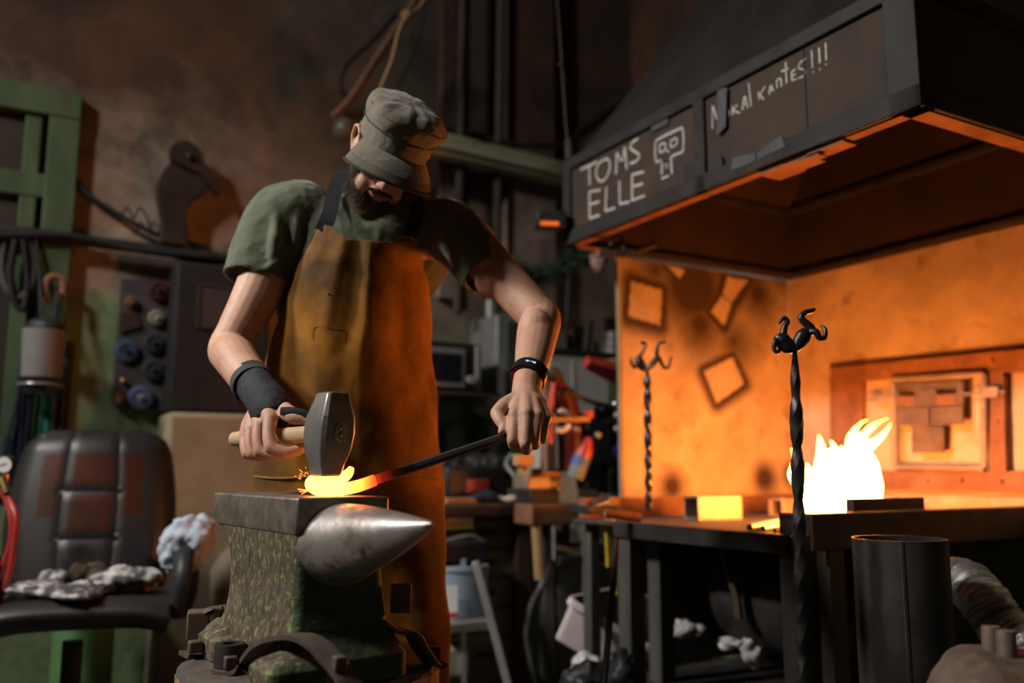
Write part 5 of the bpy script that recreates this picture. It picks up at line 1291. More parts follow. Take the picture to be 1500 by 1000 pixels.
# trunk core under the shirt
for p, r in ((NB+V((0, .02, -.07)), (.15, .06, .06)), (PY(520, 450, 2.26), (.12, .06, .20)), (PY(515, 600, 2.30), (.11, .06, .22)), (PY(510, 690, 2.31), (.11, .06, .12))): body.ball(p, r)
# arms: (px,py,Y)
RS = PY(412, 330, 2.16); RE = PY(334, 512, 2.07); RW = PY(392, 590, 1.815)
LS = PY(683, 350, 2.18); LE = PY(793, 468, 2.03); LW = PY(773, 560, 1.86)
def mid(a, b, t, off=(0, 0, 0)): return lerp(a, b, t)+V(off)
body.tube([NB+V((0, .03, -.05)), RS+V((.03, .01, 0))], [.055, .055], 14); body.tube([NB+V((0, .03, -.05)), LS+V((-.03, .02, 0))], [.055, .050], 14)
limb(body, [RS, mid(RS, RE, .3, (.010, 0, 0)), mid(RS, RE, .6, (.012, 0, 0)), mid(RS, RE, .88, (.004, 0, 0)), RE, mid(RE, RW, .25, (-.004, 0, .008)), mid(RE, RW, .6), RW], [.064, .060, .056, .048, .046, .049, .043, .031], 18)
body.ball(mid(RS, RE, .5, (.022, -.018, 0)), (.038, .036, .075)); body.ball(mid(RS, RE, .45, (-.012, .01, 0)), (.04, .04, .085))
body.ball(RE+V((-.012, .012, -.012)), (.032, .032, .034)); body.ball(mid(RE, RW, .22, (.008, -.01, .0)), (.042, .045, .05))
limb(body, [LS, mid(LS, LE, .3), mid(LS, LE, .6), mid(LS, LE, .9), LE, mid(LE, LW, .25, (-.002, 0, 0)), mid(LE, LW, .6), mid(LE, LW, .85), LW], [.062, .056, .051, .047, .046, .047, .041, .033, .0315], 18)
body.ball(mid(LS, LE, .5, (-.012, -.015, -.012)), (.055, .04, .045)); body.ball(LE+V((.008, .008, .0)), (.028, .028, .03)); body.ball(mid(LE, LW, .25, (-.006, -.008, .004)), (.042, .04, .055))
# ---- left hand (image right) gripping the bar from above
def chain(mb, pts, rs, n=12, sub=5): limb(mb, pts, rs, n, sub=sub)
def hp(x, y, Y): return PY(x, y, Y)
lh = body
limb(lh, [LW, hp(771, 575, 1.84), hp(772, 592, 1.795)], [.0315, .031, .028], 14)
MC = [hp(754, 608, 1.742), hp(771.5, 606, 1.730), hp(787, 609, 1.735), hp(799, 613, 1.752)]
WR = [hp(764, 578, 1.825), hp(770, 576, 1.820), hp(777, 577, 1.822), hp(783, 580, 1.830)]
for w_, m_, r_ in zip(WR, MC, (.0155, .0150, .0142, .0135)):
    chain(lh, [w_, lerp(w_, m_, .5)+V((0, -.006, .004)), m_], [.016, .0135, r_*.92])
    lh.ball(m_+V((0, -.0015, .001)), r_*.92)
lh.ball(lerp(WR[1], MC[2], .55)+V((-.002, .012, -.004)), (.036, .018, .032)); lh.ball(lerp(WR[0], MC[0], .6)+V((0, .014, -.002)), (.022, .02, .026))
PIP = [hp(751, 644, 1.722), hp(769.5, 649, 1.712), hp(783, 642, 1.722), hp(795.5, 634, 1.742)]
DIP = [hp(754, 654, 1.745), hp(771, 659, 1.740), hp(784, 652, 1.748), hp(795, 644, 1.766)]
TIP = [hp(757, 646, 1.768), hp(772, 650, 1.764), hp(785, 643, 1.770), hp(794, 634, 1.784)]
for a, b, c, d, r_ in zip(MC, PIP, DIP, TIP, (.0122, .0120, .0110, .0100)):
    chain(lh, [a, lerp(a, b, .5)+V((0, -.003, 0)), b], [r_*1.12, r_*.98, r_*1.0], sub=4); chain(lh, [b, c, d], [r_*1.0, r_*.92, r_*.78], sub=4)
# thumb
chain(lh, [hp(762, 582, 1.82), hp(741, 593, 1.785), hp(728, 605, 1.765)], [.018, .017, .0145])
chain(lh, [hp(728, 605, 1.765), hp(733, 616, 1.75), hp(739, 622, 1.745)], [.0142, .0125, .0115])
chain(lh, [hp(739, 622, 1.745), hp(736.5, 629, 1.735), hp(734, 632, 1.732)], [.0112, .0095, .0075])
# ---- right hand (image left) on the hammer handle
HG0 = PY(343, 643, 1.86); HG1 = PY(499, 632.5, 1.575)      # handle end, hammer eye
def hg(px):                                                # point on the handle axis seen at column px
    best = min((abs((lambda p: 750+1300*p.x/(p.y*cos(PITCH)+(p.z-CAMH)*sin(PITCH)))(lerp(HG0, HG1, t/200))-px), t) for t in range(201)); return lerp(HG0, HG1, best[1]/200)
hd = (HG1-HG0).normalized()
rh = body
HX = hd; TOC = (V((0, 0, 1)).cross(hd)).normalized()       # horizontal, across the handle
if TOC.y > 0: TOC = -TOC                                   # toward the viewer
UPV = V((0, 0, 1))
def hh(px, f, u): return hg(px) + TOC*f + UPV*u            # around the handle: f toward viewer, u up
KN = [hh(413, .026, .030), hh(398, .027, .022), hh(385, .026, .012), hh(375, .022, .001)]
PI_ = [hh(423, .036, -.024), hh(408, .037, -.030), hh(395, .035, -.034), hh(384, .031, -.034)]
DI_ = [hh(431, .014, -.034), hh(417, .014, -.038), hh(403, .013, -.040), hh(391, .012, -.038)]
TI_ = [hh(434, -.010, -.026), hh(420, -.010, -.030), hh(406, -.010, -.031), hh(394, -.009, -.030)]
for a, b, c, d, r_ in zip(KN, PI_, DI_, TI_, (.0130, .0125, .0118, .0105)):
    chain(rh, [a, lerp(a, b, .5)+TOC*.004, b], [r_*1.1, r_*1.0, r_*1.05], sub=4); chain(rh, [b, c, d], [r_*1.0, r_*.95, r_*.8], sub=4)
WRR = [RW+V((.010, -.004, .008)), RW+V((.002, -.008, .004)), RW+V((-.008, -.006, -.002)), RW+V((-.014, .0, -.008))]
for w_, m_ in zip(WRR, KN):
    chain(rh, [w_, lerp(w_, m_, .55)+TOC*.006, m_], [.018, .0165, .0145]); rh.ball(m_+TOC*.001, .0135)
rh.ball(lerp(RW, hh(395, 0, .02), .6), (.034, .03, .03))
# thumb behind and above the handle, closing at the front below the index
chain(rh, [RW+V((.014, .01, 0)), hh(424, .0, .040), hh(440, -.006, .032)], [.018, .017, .014])
chain(rh, [hh(440, -.006, .032), hh(452, .012, .026), hh(458, .024, .006)], [.0135, .012, .0105]) if False else chain(rh, [hh(440, -.006, .032), hh(449, -.022, .016), hh(452, -.024, -.006), hh(450, -.014, -.026)], [.0135, .0125, .0115, .009])
bodyo = body.build('body', skin, man, remesh=.0031, smit=5, smooth=180)
# nails on the visible thumb
# ---- T-shirt
sm = MB()
rows = [  # py, xl, xr, Yc, depth
    (287, 505, 596, 2.185, .055), (300, 452, 655, 2.185, .075), (320, 415, 690, 2.185, .088), (345, 400, 688, 2.185, .098), (380, 402, 655, 2.185, .105), (420, 404, 622, 2.19, .110),
    (470, 408, 616, 2.20, .112), (530, 398, 616, 2.21, .112), (600, 388, 622, 2.22, .112), (670, 380, 628, 2.23, .115), (720, 376, 632, 2.235, .115)]
def shear(u, py): return .13*(max(0, u-.56)/.44)**1.25*min(1, max(0, (py-325)/70))*(1-.65*min(1, max(0, (py-690)/110)))
def ering(py, xl, xr, Y, d, n=48, e=2.4):
    a = PY(xl, py, Y); b = PY(xr, py, Y); c = (a+b)/2; rx = (b.x-a.x)/2; out = []
    for k in range(n):
        t = 2*pi*k/n; ct, st = cos(t), sin(t)
        q = c+V((rx*math.copysign(abs(ct)**(2/e), ct), d*math.copysign(abs(st)**(2/e), st), 0)); q.y += 1.08*shear((q.x-a.x)/(b.x-a.x), py)+(.012 if st < 0 else 0); out.append(q)
    return out
sm.loft([ering(*r) for r in rows])
def sleeve(mb, P, R, inn=.035, sq=1.0):
    P = spline(P, 6); rr = spline_r(R, 6); d = (P[-1]-P[-2]).normalized(); mb.ball(P[0], rr[0]*.98)
    P2 = P+[P[-1]-d*.001, P[-1]-d*inn]; rr2 = rr+[rr[-1]*.90, rr[-1]*.86]
    # keep the frame direction stable through the reversal
    n = 28; x = None; rings = []
    for i, p in enumerate(P2):
        dd = (P2[i+1]-P2[i-1]).normalized() if 0 < i < len(P)-1 else (P[1]-P[0]).normalized() if i == 0 else d
        if x is None: u0 = V((0, 0, 1)) if abs(dd.z) < .9 else V((0, 1, 0)); x = (u0-dd*u0.dot(dd)).normalized()
        else: x = (x-dd*x.dot(dd)).normalized()
        y = dd.cross(x); rings.append([p+x*(cos(2*pi*k/n)*rr2[i])+y*(sin(2*pi*k/n)*rr2[i]*sq) for k in range(n)])
    mb.loft(rings)
S_END = PY(377, 413, 2.135)
sleeve(sm, [PY(440, 312, 2.18), PY(412, 322, 2.17), PY(394, 358, 2.155), S_END], [.085, .086, .085, .086])
SL_END = PY(714, 404, 2.12)
sleeve(sm, [PY(650, 335, 2.19), PY(672, 348, 2.18), PY(694, 376, 2.15), SL_END], [.080, .078, .070, .062])
# folds pressed into the cloth: soft ridges running from armpit and shoulder
for pts, r_ in (([(436, 300, 2.12), (434, 330, 2.10), (430, 365, 2.10)], .010), ([(405, 312, 2.09), (402, 350, 2.065), (398, 385, 2.06)], .012), 
                ([(360, 385, 2.08), (385, 372, 2.07), (415, 345, 2.075)], .010), ([(352, 402, 2.085), (380, 398, 2.065), (410, 380, 2.06)], .009), ([(645, 312, 2.15), (660, 305, 2.15), (668, 318, 2.14)], .014),
                ([(620, 300, 2.12), (636, 318, 2.12), (650, 345, 2.11)], .010)):
    sm.tube(spline([PY(*p) for p in pts], 4), [.004]+[r_]*(4*(len(pts)-1)-1)+[.004], 10)
sm.build('t_shirt', shirt_m, man, remesh=.0055, smit=7, disp=(.010, .05), smooth=180)
# collar
colp = [NB+V((.078*cos(t), .062*sin(t), .035-.03*(sin(t) < 0)*abs(sin(t))+.02*sin(t))) for t in [2*pi*k/32 for k in range(33)]]
MB().tube(colp, .008, 8).build('collar', shirt_m, man)
# ---- trousers, boots
tm = MB()
for s, x0, x1 in ((-1, 452, 440), (1, 585, 600)):
    hipp = PY(x0, 700, 2.26); hipp.z = .88; kn = V((hipp.x+s*.03, 2.22, .50)); an = V((hipp.x+s*.05, 2.30, .10))
    limb(tm, [hipp, lerp(hipp, kn, .5), kn, lerp(kn, an, .5), an], [.098, .09, .072, .066, .060], 16)
tm.ball(PY(520, 690, 2.25), (.165, .11, .10))
tm.build('trousers', trouser, man, remesh=.008, smit=5, disp=(.012, .08), smooth=180)
for s, x0 in ((-1, 452), (1, 585)):
    hipp = PY(x0, 700, 2.26); f = V((hipp.x+s*.05, 2.26, 0))
    MB().ball(f+V((0, -.10, .045)), (.048, .10, .045)).ball(f+V((0, .02, .06)), (.045, .07, .06)).tube([f+V((0, .03, .05)), f+V((0, .04, .16))], [.05, .055], 14).box(f+V((0, -.045, .012)), (.09, .27, .024)).build('boot', boot_m, man, remesh=.007, smit=3)
# ---- apron: a real leather sheet over the front
arow = [  # py, xl, xr, Ymid, Yedge
    (328, 467, 609, 2.035, 2.075), (352, 455, 612, 2.030, 2.08), (380, 440, 619, 2.030, 2.09), (415, 424, 628, 2.035, 2.11), (470, 408, 633, 2.045, 2.14), (530, 388, 634, 2.055, 2.16),
    (600, 377, 640, 2.065, 2.165), (700, 368, 650, 2.075, 2.17), (850, 371, 655, 2.085, 2.17), (1000, 374, 661, 2.10, 2.17), (1080, 375, 664, 2.11, 2.17)]
def atop(u): return table([(0, 328), (.14, 331), (.33, 349), (.75, 355), (.92, 351), (1, 345)], u)[0]
def apron(u, v):
    py = lerp(atop(u), 1080, v); xl, xr, ym, ye = table(arow, py); t = 2*u-1
    fx = lerp(xl, xr, u)
    Y = ye-(ye-ym)*(1-abs(t)**2.6)**(1/1.8)
    Y += shear(u, py)
    g = min(1, max(0, (py-380)/300))
    Y += .005*g*sin(u*9+v*3+1.2*sin(v*4)) + .003*sin(u*17-v*5)*g - .009*math.exp(-((u-.30-.05*v)/.07)**2)*math.exp(-((py-400)/90)**2) \
         + .008*math.exp(-((u-.47)/.06)**2)*math.exp(-((py-400)/110)**2) + .007*math.exp(-((u-.80)/.05)**2)*math.exp(-((py-420)/100)**2)
    Y += .007*noise.noise(V((u*3.0, v*5, 1.7)))+.0022*noise.noise(V((u*11, v*22, 4)))
    fx += (1.5*sin(v*26)+1.2*sin(v*41+1))*(1 if abs(t) > .98 else 0)
    return PY(fx, py, Y)
MB().sheet(apron, 110, 240, -.004).build('leather_apron', apron_m, man, fix=True, smooth=180)
apr = [o for o in kids(man) if o.name.startswith('leather_apron')][0]
# hem fold and stitched seam across the apron, patch pocket outline
def apron_at(px, py, off=-.004):
    xl, xr, _, _ = table(arow, py); u = (px-xl)/(xr-xl); v = (py-atop(u))/(1080-atop(u)); p = apron(u, v); return p+(CAMP-p).normalized()*(-off)
MB().tube([apron_at(x, 698+2*sin(x*.05)+(x-372)*.008, -.003) for x in range(372, 648, 6)], .0022, 6).build('hem_seam', mat('seam_leather', (.28, .15, .03), (.2, .11, .022), scale=20, rough=.8), apr)
MB().tube([apron_at(x, 355+10*sin(pi*(x-470)/140) if False else 352, -.002) for x in range(9999, 9999)]+[apron_at(466, 560), apron_at(466, 480), apron_at(504, 483)], .0012, 5).build('pocket_stitching', cap_edge, apr) if False else None
p0 = [apron_at(x, y, -.0012) for x, y in ((459, 498), (460, 480), (482, 480), (505, 484), (504, 500))]
MB().tube(spline(p0, 4), .0006, 5).build('pocket_stitching', mat('dark_thread', (.12, .055, .008), rough=.9), apr)
for x, y in ((481, 430), (539, 474)): MB().ball(apron_at(x, y, -.002), .0025, n=8).build('stitch_mark', cap_edge, apr)
# neck strap
nsl = [apron_at(472, 338, .0), PY(481, 318, 2.065), PY(488, 290, 2.10), PY(497, 262, 2.15), PY(512, 248, 2.20), PY(545, 240, 2.25)]
def ribbon(mb, P, w, th, wd):
    P = spline(P, 8); rings = []
    for i in range(len(P)):
        d = (P[min(i+1, len(P)-1)]-P[max(i-1, 0)]).normalized(); s = (V(wd)-d*V(wd).dot(d)).normalized()*w/2; nn = d.cross(s).normalized()*th/2
        rings.append([P[i]-s-nn, P[i]+s-nn, P[i]+s+nn, P[i]-s+nn])
    return mb.loft(rings)
ribbon(MB(), nsl, .036, .004, (1, .25, 0)).build('neck_strap', strap_cl, man, fix=True)
ribbon(MB(), [apron_at(600, 346, .0), PY(610, 318, 2.09), PY(608, 290, 2.14), PY(590, 262, 2.22)], .036, .004, (1, -.2, 0)).build('neck_strap', strap_cl, man, fix=True)
# ---- beard and lips
bm_ = MB()
for c, r in (((0, .052, -.088), (.040, .040, .034)), ((.040, .035, -.066), (.026, .042, .038)), ((-.040, .035, -.066), (.026, .042, .038)), ((.060, .010, -.040), (.013, .022, .035)), ((-.060, .010, -.040), (.013, .022, .035)), ((0, .066, -.112), (.030, .030, .032))):
    bm_.ball(c, r, M=Mh)
bd = bm_.build('beard', hair_m, man, remesh=.004, smit=3, disp=(.008, .012))
random.seed(12)
st = MB()
def strand(p, d, ln, w):
    d = d.normalized(); s = d.cross(V((random.gauss(0, 1), random.gauss(0, 1), random.gauss(0, 1)))).normalized()*w; s2 = d.cross(s).normalized()*w
    c = p+d*ln*.5+s*random.uniform(-3, 3); e = p+d*ln+s*random.uniform(-7, 7)
    st.add([p+s, p-s*.5+s2*.87, p-s*.5-s2*.87, c+s*.8, c-s*.4+s2*.7, c-s*.4-s2*.7, e], [(0, 1, 4, 3), (1, 2, 5, 4), (2, 0, 3, 5), (3, 4, 6), (4, 5, 6), (5, 3, 6)])
for i in range(5200):
    a = random.uniform(-1.35, 1.35); z = random.uniform(-.118, -.045) if abs(a) < .9 else random.uniform(-.09, -.0)
    if abs(a) < .42 and z > -.066: continue
    rx = .064; x = sin(a)*rx*(1-.25*max(0, (-.07-z)/.05)); y = .020+cos(a)*.066*(1-.2*max(0, (-.08-z)/.04))
    if z < -.1: x *= .6
    d = V((sin(a)*.45, cos(a)*.30, -.9+random.gauss(0, .15)))+V((random.gauss(0, .18), random.gauss(0, .18), 0))
    strand(H(x, y, z), HM.to_3x3() @ d, random.uniform(.014, .036), .00042)
for i in range(500):     # moustache
    a = random.uniform(-1, 1); d = V((a*.7, .25, -.45))
    strand(H(a*.026, .100-.006*a*a, -.040-.006*abs(a)+random.uniform(-.003, .003)), HM.to_3x3() @ d, random.uniform(.008, .014), .0004)
st.build('beard_hair', hair_m, bd, smooth=0)
MB().tube(spline([H(-.020, .093, -.054), H(-.010, .100, -.051), H(0, .102, -.052), H(.010, .100, -.051), H(.020, .093, -.054)], 4), [.0015]+[.0032]*15+[.0015], 8).tube(
    spline([H(-.018, .091, -.057), H(-.008, .098, -.060), H(.008, .098, -.060), H(.018, .091, -.057)], 4), [.0015]+[.0038]*11+[.0015], 8).build('lips', lip_m, man)
for s in (1, -1):
    MB().ball((s*.030, .078, .018), .0125, M=Mh).build('eyelid', skin, man)
    MB().tube([H(s*.018, .092, .015), H(s*.030, .0945, .011), H(s*.042, .089, .013)], .0012, 6).build('eyelash', hair_m, man)
    MB().tube([H(s*.014, .093, .033), H(s*.030, .094, .036), H(s*.046, .084, .033)], [.003, .004, .002], 8).build('eyebrow', hair_m, man)
# hair at the temples and nape
hm_ = MB()
for c, r in (((0, -.035, .03), (.078, .082, .07)),): hm_.ball(c, r, M=Mh)
hm_.build('short_hair', hair_m, man, remesh=.005, disp=(.004, .01))
# ---- cap
cp_ = thing  # (name kept free)
CT = HM @ Matrix.Translation((0, -.006, .030)) @ Matrix.Rotation(radians(8), 4, 'X')
def cring(rx, ry, z, oy=0, n=64, ph=0, am=0, tilt=0):
    out = []
    for k in range(n):
        t = 2*pi*k/n
        f = 1+am*(noise.noise(V((cos(t)*2.2, sin(t)*2.2, z*18+ph))))
        out.append(CT @ V((rx*cos(t)*f, oy+ry*sin(t)*f, z+tilt*sin(t)+am*.06*noise.noise(V((cos(t)*3, sin(t)*3, 9+ph))))))
    return out
cap = MB()
cap.loft([cring(.080, .102, .0), cring(.0865, .108, .0), cring(.087, .1085, .022), cring(.086, .1075, .040, am=.01), cring(.0875, .109, .046, am=.03), cring(.094, .115, .058, am=.07), cring(.0985, .1185, .074, am=.10),
          cring(.0965, .116, .086, am=.09), cring(.087, .106, .098, am=.07), cring(.068, .086, .105, am=.06), cring(.040, .05, .109), cring(.012, .015, .110)], (True, True))
capo = cap.build('cap', cap_m, man, smooth=180, sub=1, disp=(.012, .035), fix=True)
MB().tube(cring(.0895, .1105, .044, am=.02)+[cring(.0895, .1105, .044, am=.02)[0]], .0018, 6).build('band_seam', cap_edge, capo)
MB().tube([CT @ V((.0*i, .1112+.006*sin(pi*i/8)-.0*i, .046+.0045*i)) for i in range(9)], .0014, 6).build('front_seam', cap_edge, capo)
MB().tube([cring(.0965, .1165, .080, am=.10)[k % 64] for k in range(65)], .0016, 6).build('crown_seam', cap_edge, capo)
# brim
def brim(u, v):
    a = lerp(-1.16, 1.16, u); L_ = .080*(cos(a*.92)**.45 if abs(a) < 1.6 else 0)+.004
    x = sin(a)*.084; y = cos(a)*.105
    ox = sin(a)*.62; oy = 1.0; n_ = sqrt(ox*ox+oy*oy)
    x += ox/n_*L_*v; y += oy/n_*L_*v
    z = .008-.012*v-.024*v*v-.020*(sin(a)**2)*v-.006*(1-v)*sin(a)**2
    return CT @ V((x, y, z))
MB().sheet(brim, 60, 20, .004).build('visor', cap_m, capo, fix=True, smooth=60)
MB().tube([brim(i/60, 1.0) for i in range(61)], .0038, 8).build('visor_piping', cap_edge, capo)
for v in (.93, .87, .81, .75):
    MB().tube([brim(.04+.92*i/50, v)+CT.to_3x3() @ V((0, 0, .0004)) for i in range(51)], .0006, 4).build('visor_stitching', cap_edge, capo)
# ---- wrist wrap (image left)
wr = MB()
ax = [mid(RE, RW, .58), mid(RE, RW, .80), RW, PY(396, 600, 1.775), PY(400, 612, 1.748), PY(401, 618, 1.738)]
def wrapr(i, n): return 0
P = spline(ax, 10); rr = spline_r([.0440, .0415, .0430, .0445, .0410, .030], 10)
rr = [r_*(1+.035*((i*.55) % 1.0)) for i, r_ in enumerate(rr)]
wr.tube(P, rr, 28, sq=.92)
wr.build('wrist_wrap', wrap_m, man, smooth=60, remesh=.0025, smit=1, disp=(.003, .015))
wo = [o for o in kids(man) if o.name.startswith('wrist_wrap')][0]
d0 = (P[8]-P[2]).normalized()
ringp = []
for k in range(25):
    t = 2*pi*k/24; x = d0.cross(V((0, 0, 1))).normalized(); y = d0.cross(x); ringp.append(P[5]+x*cos(t)*.0455+y*sin(t)*.0435)
ribbon(MB(), ringp, .026, .003, d0).build('hook_strap', mat('grey_hook_strap', (.045, .045, .05), (.06, .06, .065), scale=20, rough=.7), wo, fix=True)
MB().tube(spline([hh(424, .02, .045), hh(436, .012, .044), hh(447, -.004, .036), hh(452, -.018, .018)], 5), .008, 8, sq=.3).build('thumb_loop', strap_cl, wo)
# ---- fitness band (image right)
ba = hp(771, 562, 1.862); bdir = (LW-LE).normalized(); bdir = (bdir+V((.10, 0, 0))).normalized()
bc = hp(775, 552, 1.875)
xw = bdir.cross(V((0, 1, 0))).normalized();  xw = xw if xw.x > 0 else -xw
yw = bdir.cross(xw).normalized(); yw = yw if yw.y < 0 else -yw      # toward the viewer
tl = radians(-14)
xw2 = (xw*cos(tl)+bdir*(-sin(tl))*1.0).normalized()
bn = xw2.cross(yw).normalized()
rx_, ry_ = .0355, .036
ringp = [bc+xw2*(cos(2*pi*k/40)*rx_)+yw*(sin(2*pi*k/40)*ry_) for k in range(41)]
fb_ = ribbon(MB(), ringp, .021, .003, bn).build('fitness_band', band_red, man, fix=True)
arc = [bc+xw2*(cos(t)*(rx_+.0035))+yw*(sin(t)*(ry_+.0035)) for t in [radians(lerp(158, 22, i/20)) for i in range(21)]]
ribbon(MB(), arc, .027, .005, bn).build('band_display', glass_dk, fb_, fix=True)
digit_m = mat('lit_digits', (.5, .6, .7), rough=.4, emit=(.55, .75, 1), estr=.9)
SEG = {'1': 'bc', '6': 'afedcg', '5': 'afgcd', '8': 'abcdefg', '4': 'fgbc'}
def segs(ch, cx):
    w, h = 1.0, 1.7
    S = {'a': ((-w/2, h/2), (w/2, h/2)), 'b': ((w/2, h/2), (w/2, 0)), 'c': ((w/2, 0), (w/2, -h/2)), 'd': ((-w/2, -h/2), (w/2, -h/2)), 'e': ((-w/2, -h/2), (-w/2, 0)), 'f': ((-w/2, 0), (-w/2, h/2)), 'g': ((-w/2, 0), (w/2, 0))}
    return [(V((cx+a[0], a[1], 0)), V((cx+b[0], b[1], 0))) for a, b in (S[k] for k in SEG[ch])]
def onband(p):
    t = radians(90)-(p.x*.0025)/(rx_); z = p.y*.0025
    return bc+xw2*(cos(t)*(rx_+.0064))+yw*(sin(t)*(ry_+.0064))-bn*(-z if bn.z > 0 else z)
dm_ = MB(); sgn = 1
for chh, cx in (('1', -3.6), ('5', -1.9), ('4', 1.6), ('8', 3.3)):
    for a, b in segs(chh, cx): dm_.bar(onband(a), onband(b), .0010, .0004, up=yw)
for y in (.4, -.4): dm_.ball(onband(V((-.2, y, 0))), .0007, n=6, m=4)
dm_.build('digits', digit_m, fb_, smooth=0)

# ================================================================= hammer
hs = mat('hammer_steel', (.20, .19, .18), (.30, .285, .27), scale=22, rough=.36, metal=.6, bump=.25, bscale=60)
hm = thing('forging_hammer', 'heavy faceted steel forging hammer with pale wooden handle striking the hot bar', 'hammer', HG1)
hc = HG1-hd*.036
# long axis vertical, leaning slightly; handle axis = hd
def hring(z, wx, wy, ch=.22):
    pts = []
    for sx, sy in ((1, 1), (-1, 1), (-1, -1), (1, -1)):
        a = (sx*wx, sy*wy*(1-ch)); b = (sx*wx*(1-ch), sy*wy)
        pts += [a, b] if (sx*sy > 0) else [b, a]
    return [hc+TOC*p[0]+hd*p[1]+V((.004*z/.07, 0, z)) for p in pts]
hz1 = .072; hz0 = -.078
MB().loft([hring(hz0-.0, .018, .019), hring(hz0+.004, .022, .022), hring(hz0+.02, .025, .025), hring(-.030, .033, .034), hring(.0, .036, .037), hring(.028, .034, .035), hring(hz1-.012, .025, .026), hring(hz1-.003, .023, .024), hring(hz1, .020, .021)]).build('hammer_head', hs, hm, fix=True, smooth=14, bevel=.0015)
EYE = 1
hw = mat('hickory_handle', (.52, .38, .22), (.38, .26, .14), scale=9, rough=.6, bump=.2)
hp_ = [HG0, lerp(HG0, hc, .1), lerp(HG0, hc, .5), lerp(HG0, hc, .85), HG1-hd*.0, HG1+hd*.0042]
MB().tube(hp_, [.015, .0165, .0155, .0155, .0165, .0160], 20, sq=.85).build('handle', hw, hm)
MB().tube([HG1-hd*.004, HG1+hd*.0035, HG1+hd*.0042], [.0175, .0175, .0160], 28, sq=.68, up=(0, 0, 1)).build('handle_end', hw, hm)
MB().bar(HG1+hd*.0045-V((0, 0, .008)), HG1+hd*.0045+V((0, 0, .009)), .003, .002, up=hd).build('wedge', hs, hm)
for z, s in ((.006, .003), (-.006, .003)): MB().ball(HG1+hd*.0045+V((0, 0, z))+TOC*s, .0028, n=8).build('wedge_pin', chrome, hm)

# ================================================================= hot bar
glow = bpy.data.materials.new('glowing_steel'); glow.use_nodes = True; nt = glow.node_tree; b = nt.nodes['Principled BSDF']
tc = nt.nodes.new('ShaderNodeAttribute'); tc.attribute_name = 'glow_level'
rp = nt.nodes.new('ShaderNodeValToRGB'); nt.links.new(tc.outputs['Fac'], rp.inputs[0]); e = rp.color_ramp.elements
e[0].position = 0; e[0].color = (0, 0, 0, 1); e[1].position = 1; e[1].color = (1, .34, .045, 1)
for p_, c_ in ((.18, (.03, .001, 0, 1)), (.38, (.25, .012, .004, 1)), (.6, (.7, .05, .008, 1)), (.8, (1, .2, .02, 1))):
    x = e.new(p_); x.color = c_
nt.links.new(rp.outputs[0], b.inputs['Emission Color'])
mr = nt.nodes.new('ShaderNodeMapRange'); nt.links.new(tc.outputs['Fac'], mr.inputs[0]); mr.inputs[1].default_value = .35; mr.inputs[2].default_value = 1; mr.inputs[3].default_value = 1; mr.inputs[4].default_value = 9
nt.links.new(mr.outputs[0], b.inputs['Emission Strength'])
nz_ = nt.nodes.new('ShaderNodeTexNoise'); nz_.inputs['Scale'].default_value = 60; r2_ = nt.nodes.new('ShaderNodeValToRGB'); nt.links.new(nz_.outputs['Fac'], r2_.inputs[0])
r2_.color_ramp.elements[0].color = (.05, .042, .038, 1); r2_.color_ramp.elements[1].color = (.11, .095, .085, 1); nt.links.new(r2_.outputs[0], b.inputs['Base Color']); b.inputs['Roughness'].default_value = .5; b.inputs['Metallic'].default_value = .6
bar = thing('steel_bar', 'steel bar held in the left hand, its bent end glowing white-hot on the anvil', 'steel bar', PZ(480, 722, AZ))
def heat(o, fn):
    at = o.data.attributes.new('glow_level', 'FLOAT', 'POINT'); M = WM[o.name]
    at.data.foreach_set('value', [fn(M @ v.co) for v in o.data.vertices])
hq = PY(480, 714, 1.615)
ZB = AZ+.0125
S0 = V((PZ(478, 720, AZ).x, hc.y+.01, 0)); yB = hc.y
# loop: flattened eye at the end of the bar
lp = [PY(549, 703, 1.635), PY(525, 711.5, 1.625), PY(500, 716.5, 1.618), PY(476, 718, 1.612), PY(461, 715, 1.612), PY(455.5, 707.5, 1.612), PY(464, 701.5, 1.612), PY(484, 700.5, 1.612), PY(502, 699, 1.614), PY(511, 692, 1.618), PY(515, 684, 1.620)]
Pl = spline(lp, 8); rl = spline_r([.0105, .0108, .0108, .0108, .0105, .0105, .0105, .0105, .0100, .0085, .0045], 8)
hl_ = MB().tube(Pl, rl, 14, sq=1.25, up=(0, 0, 1)).build('glowing_eye', glow, bar)
def dist_heat(p):
    x = (p-PY(478, 710, 1.615)).length
    return max(.72, min(1, 1.15-x*3.0))
heat(hl_, lambda p: max(0, min(1, 1.05-max(0, (p-PY(478, 708, 1.615)).length-.03)*8.5)))
bend = [PY(549, 703, 1.635), PY(600, 685.5, 1.665), PY(660, 666, 1.70), PY(735, 641, 1.748), PY(790, 623, 1.785), PY(803, 619, 1.795)]
Pb = spline(bend, 10)
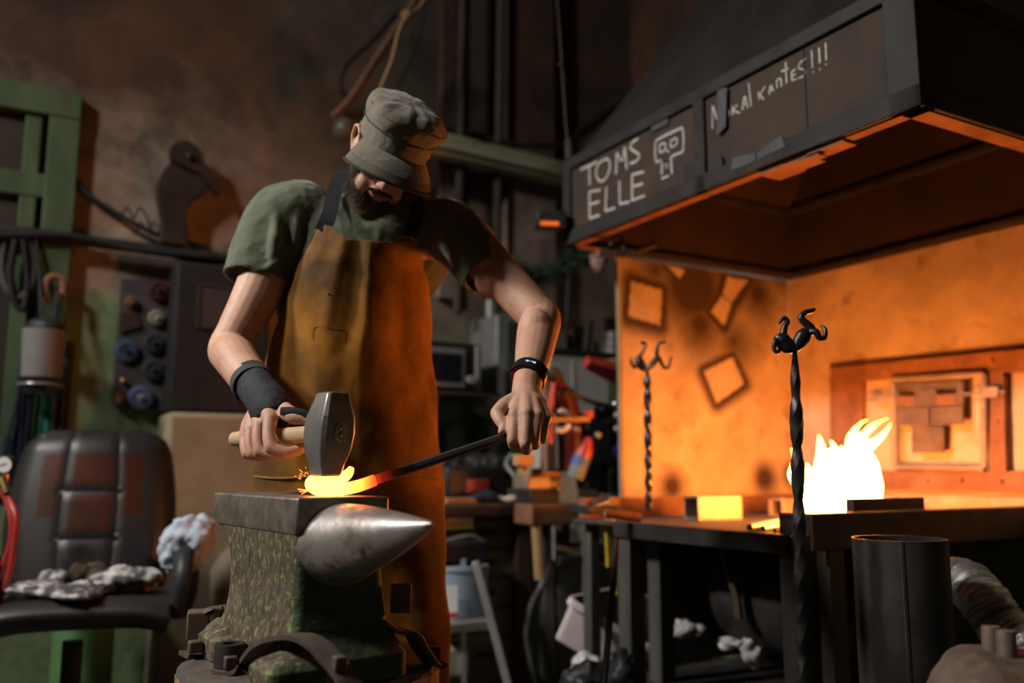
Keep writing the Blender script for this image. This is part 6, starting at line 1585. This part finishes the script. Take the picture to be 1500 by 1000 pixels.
bo_ = MB().tube(Pb, [.0088]*len(Pb), 8, up=(0, 0, 1)).build('bar_shank', glow, bar, smooth=30)
heat(bo_, lambda p: max(0, min(1, .50-max(0, (p-PY(549, 703, 1.635)).length)*9.0)))
# sparks and scale
random.seed(4); mb = MB()
for i in range(16):
    a = random.uniform(1.5, 4.2); d = V((cos(a), random.uniform(-.5, .5), abs(sin(a))*.8)).normalized(); s = PY(458, 705, 1.61)+d*random.uniform(.012, .03); mb.tube([s, s+d*random.uniform(.002, .006)], .0003, 4)
for i in range(3):
    s = PY(452+i*2, 718, 1.60); mb.tube([s, s+V((-.012-.006*i, 0, -.006+.004*i))], .0006, 4)
tag(mb.build('sparks', mat('spark', (1, .2, .03), rough=.5, emit=(1, .18, .02), estr=6), smooth=0), 'tiny orange sparks flying off the white-hot steel', 'sparks', kind='stuff')
# ================================================================= light
def area(name, loc, target, size, power, col=(1, 1, 1)):
    ld = bpy.data.lights.new(name, 'AREA'); ld.size = size; ld.energy = power; ld.color = col
    o = bpy.data.objects.new(name, ld); COL.objects.link(o); o.location = loc
    o.rotation_euler = (V(target)-V(loc)).to_track_quat('-Z', 'Y').to_euler(); return o
area('workshop_lamp', (-3.0, .35, 3.9), (-.3, 2.2, 1.1), .40, 110, (1, .93, .84))
area('tub_fill_light', (-3.5, 1.35, 3.7), (.3, 2.9, .5), .3, 22, (1, .95, .9)).data.spread = radians(60)  # added fill without a fixture, brightens tub and clutter behind the smith
w = bpy.data.worlds.new('world'); SC.world = w; w.use_nodes = True
w.node_tree.nodes['Background'].inputs[0].default_value = (.5, .45, .42, 1); w.node_tree.nodes['Background'].inputs[1].default_value = .016
SC.view_settings.view_transform = 'Standard'; SC.view_settings.look = 'None'; SC.view_settings.exposure = 0; SC.view_settings.gamma = 1
SC.view_settings.use_curve_mapping = False
SC.cycles.use_denoising = True
try: SC.cycles.denoiser = 'OPENIMAGEDENOISE'
except Exception: pass
SC.cycles.max_bounces = 6; SC.cycles.sample_clamp_indirect = 6; SC.cycles.sample_clamp_direct = 0
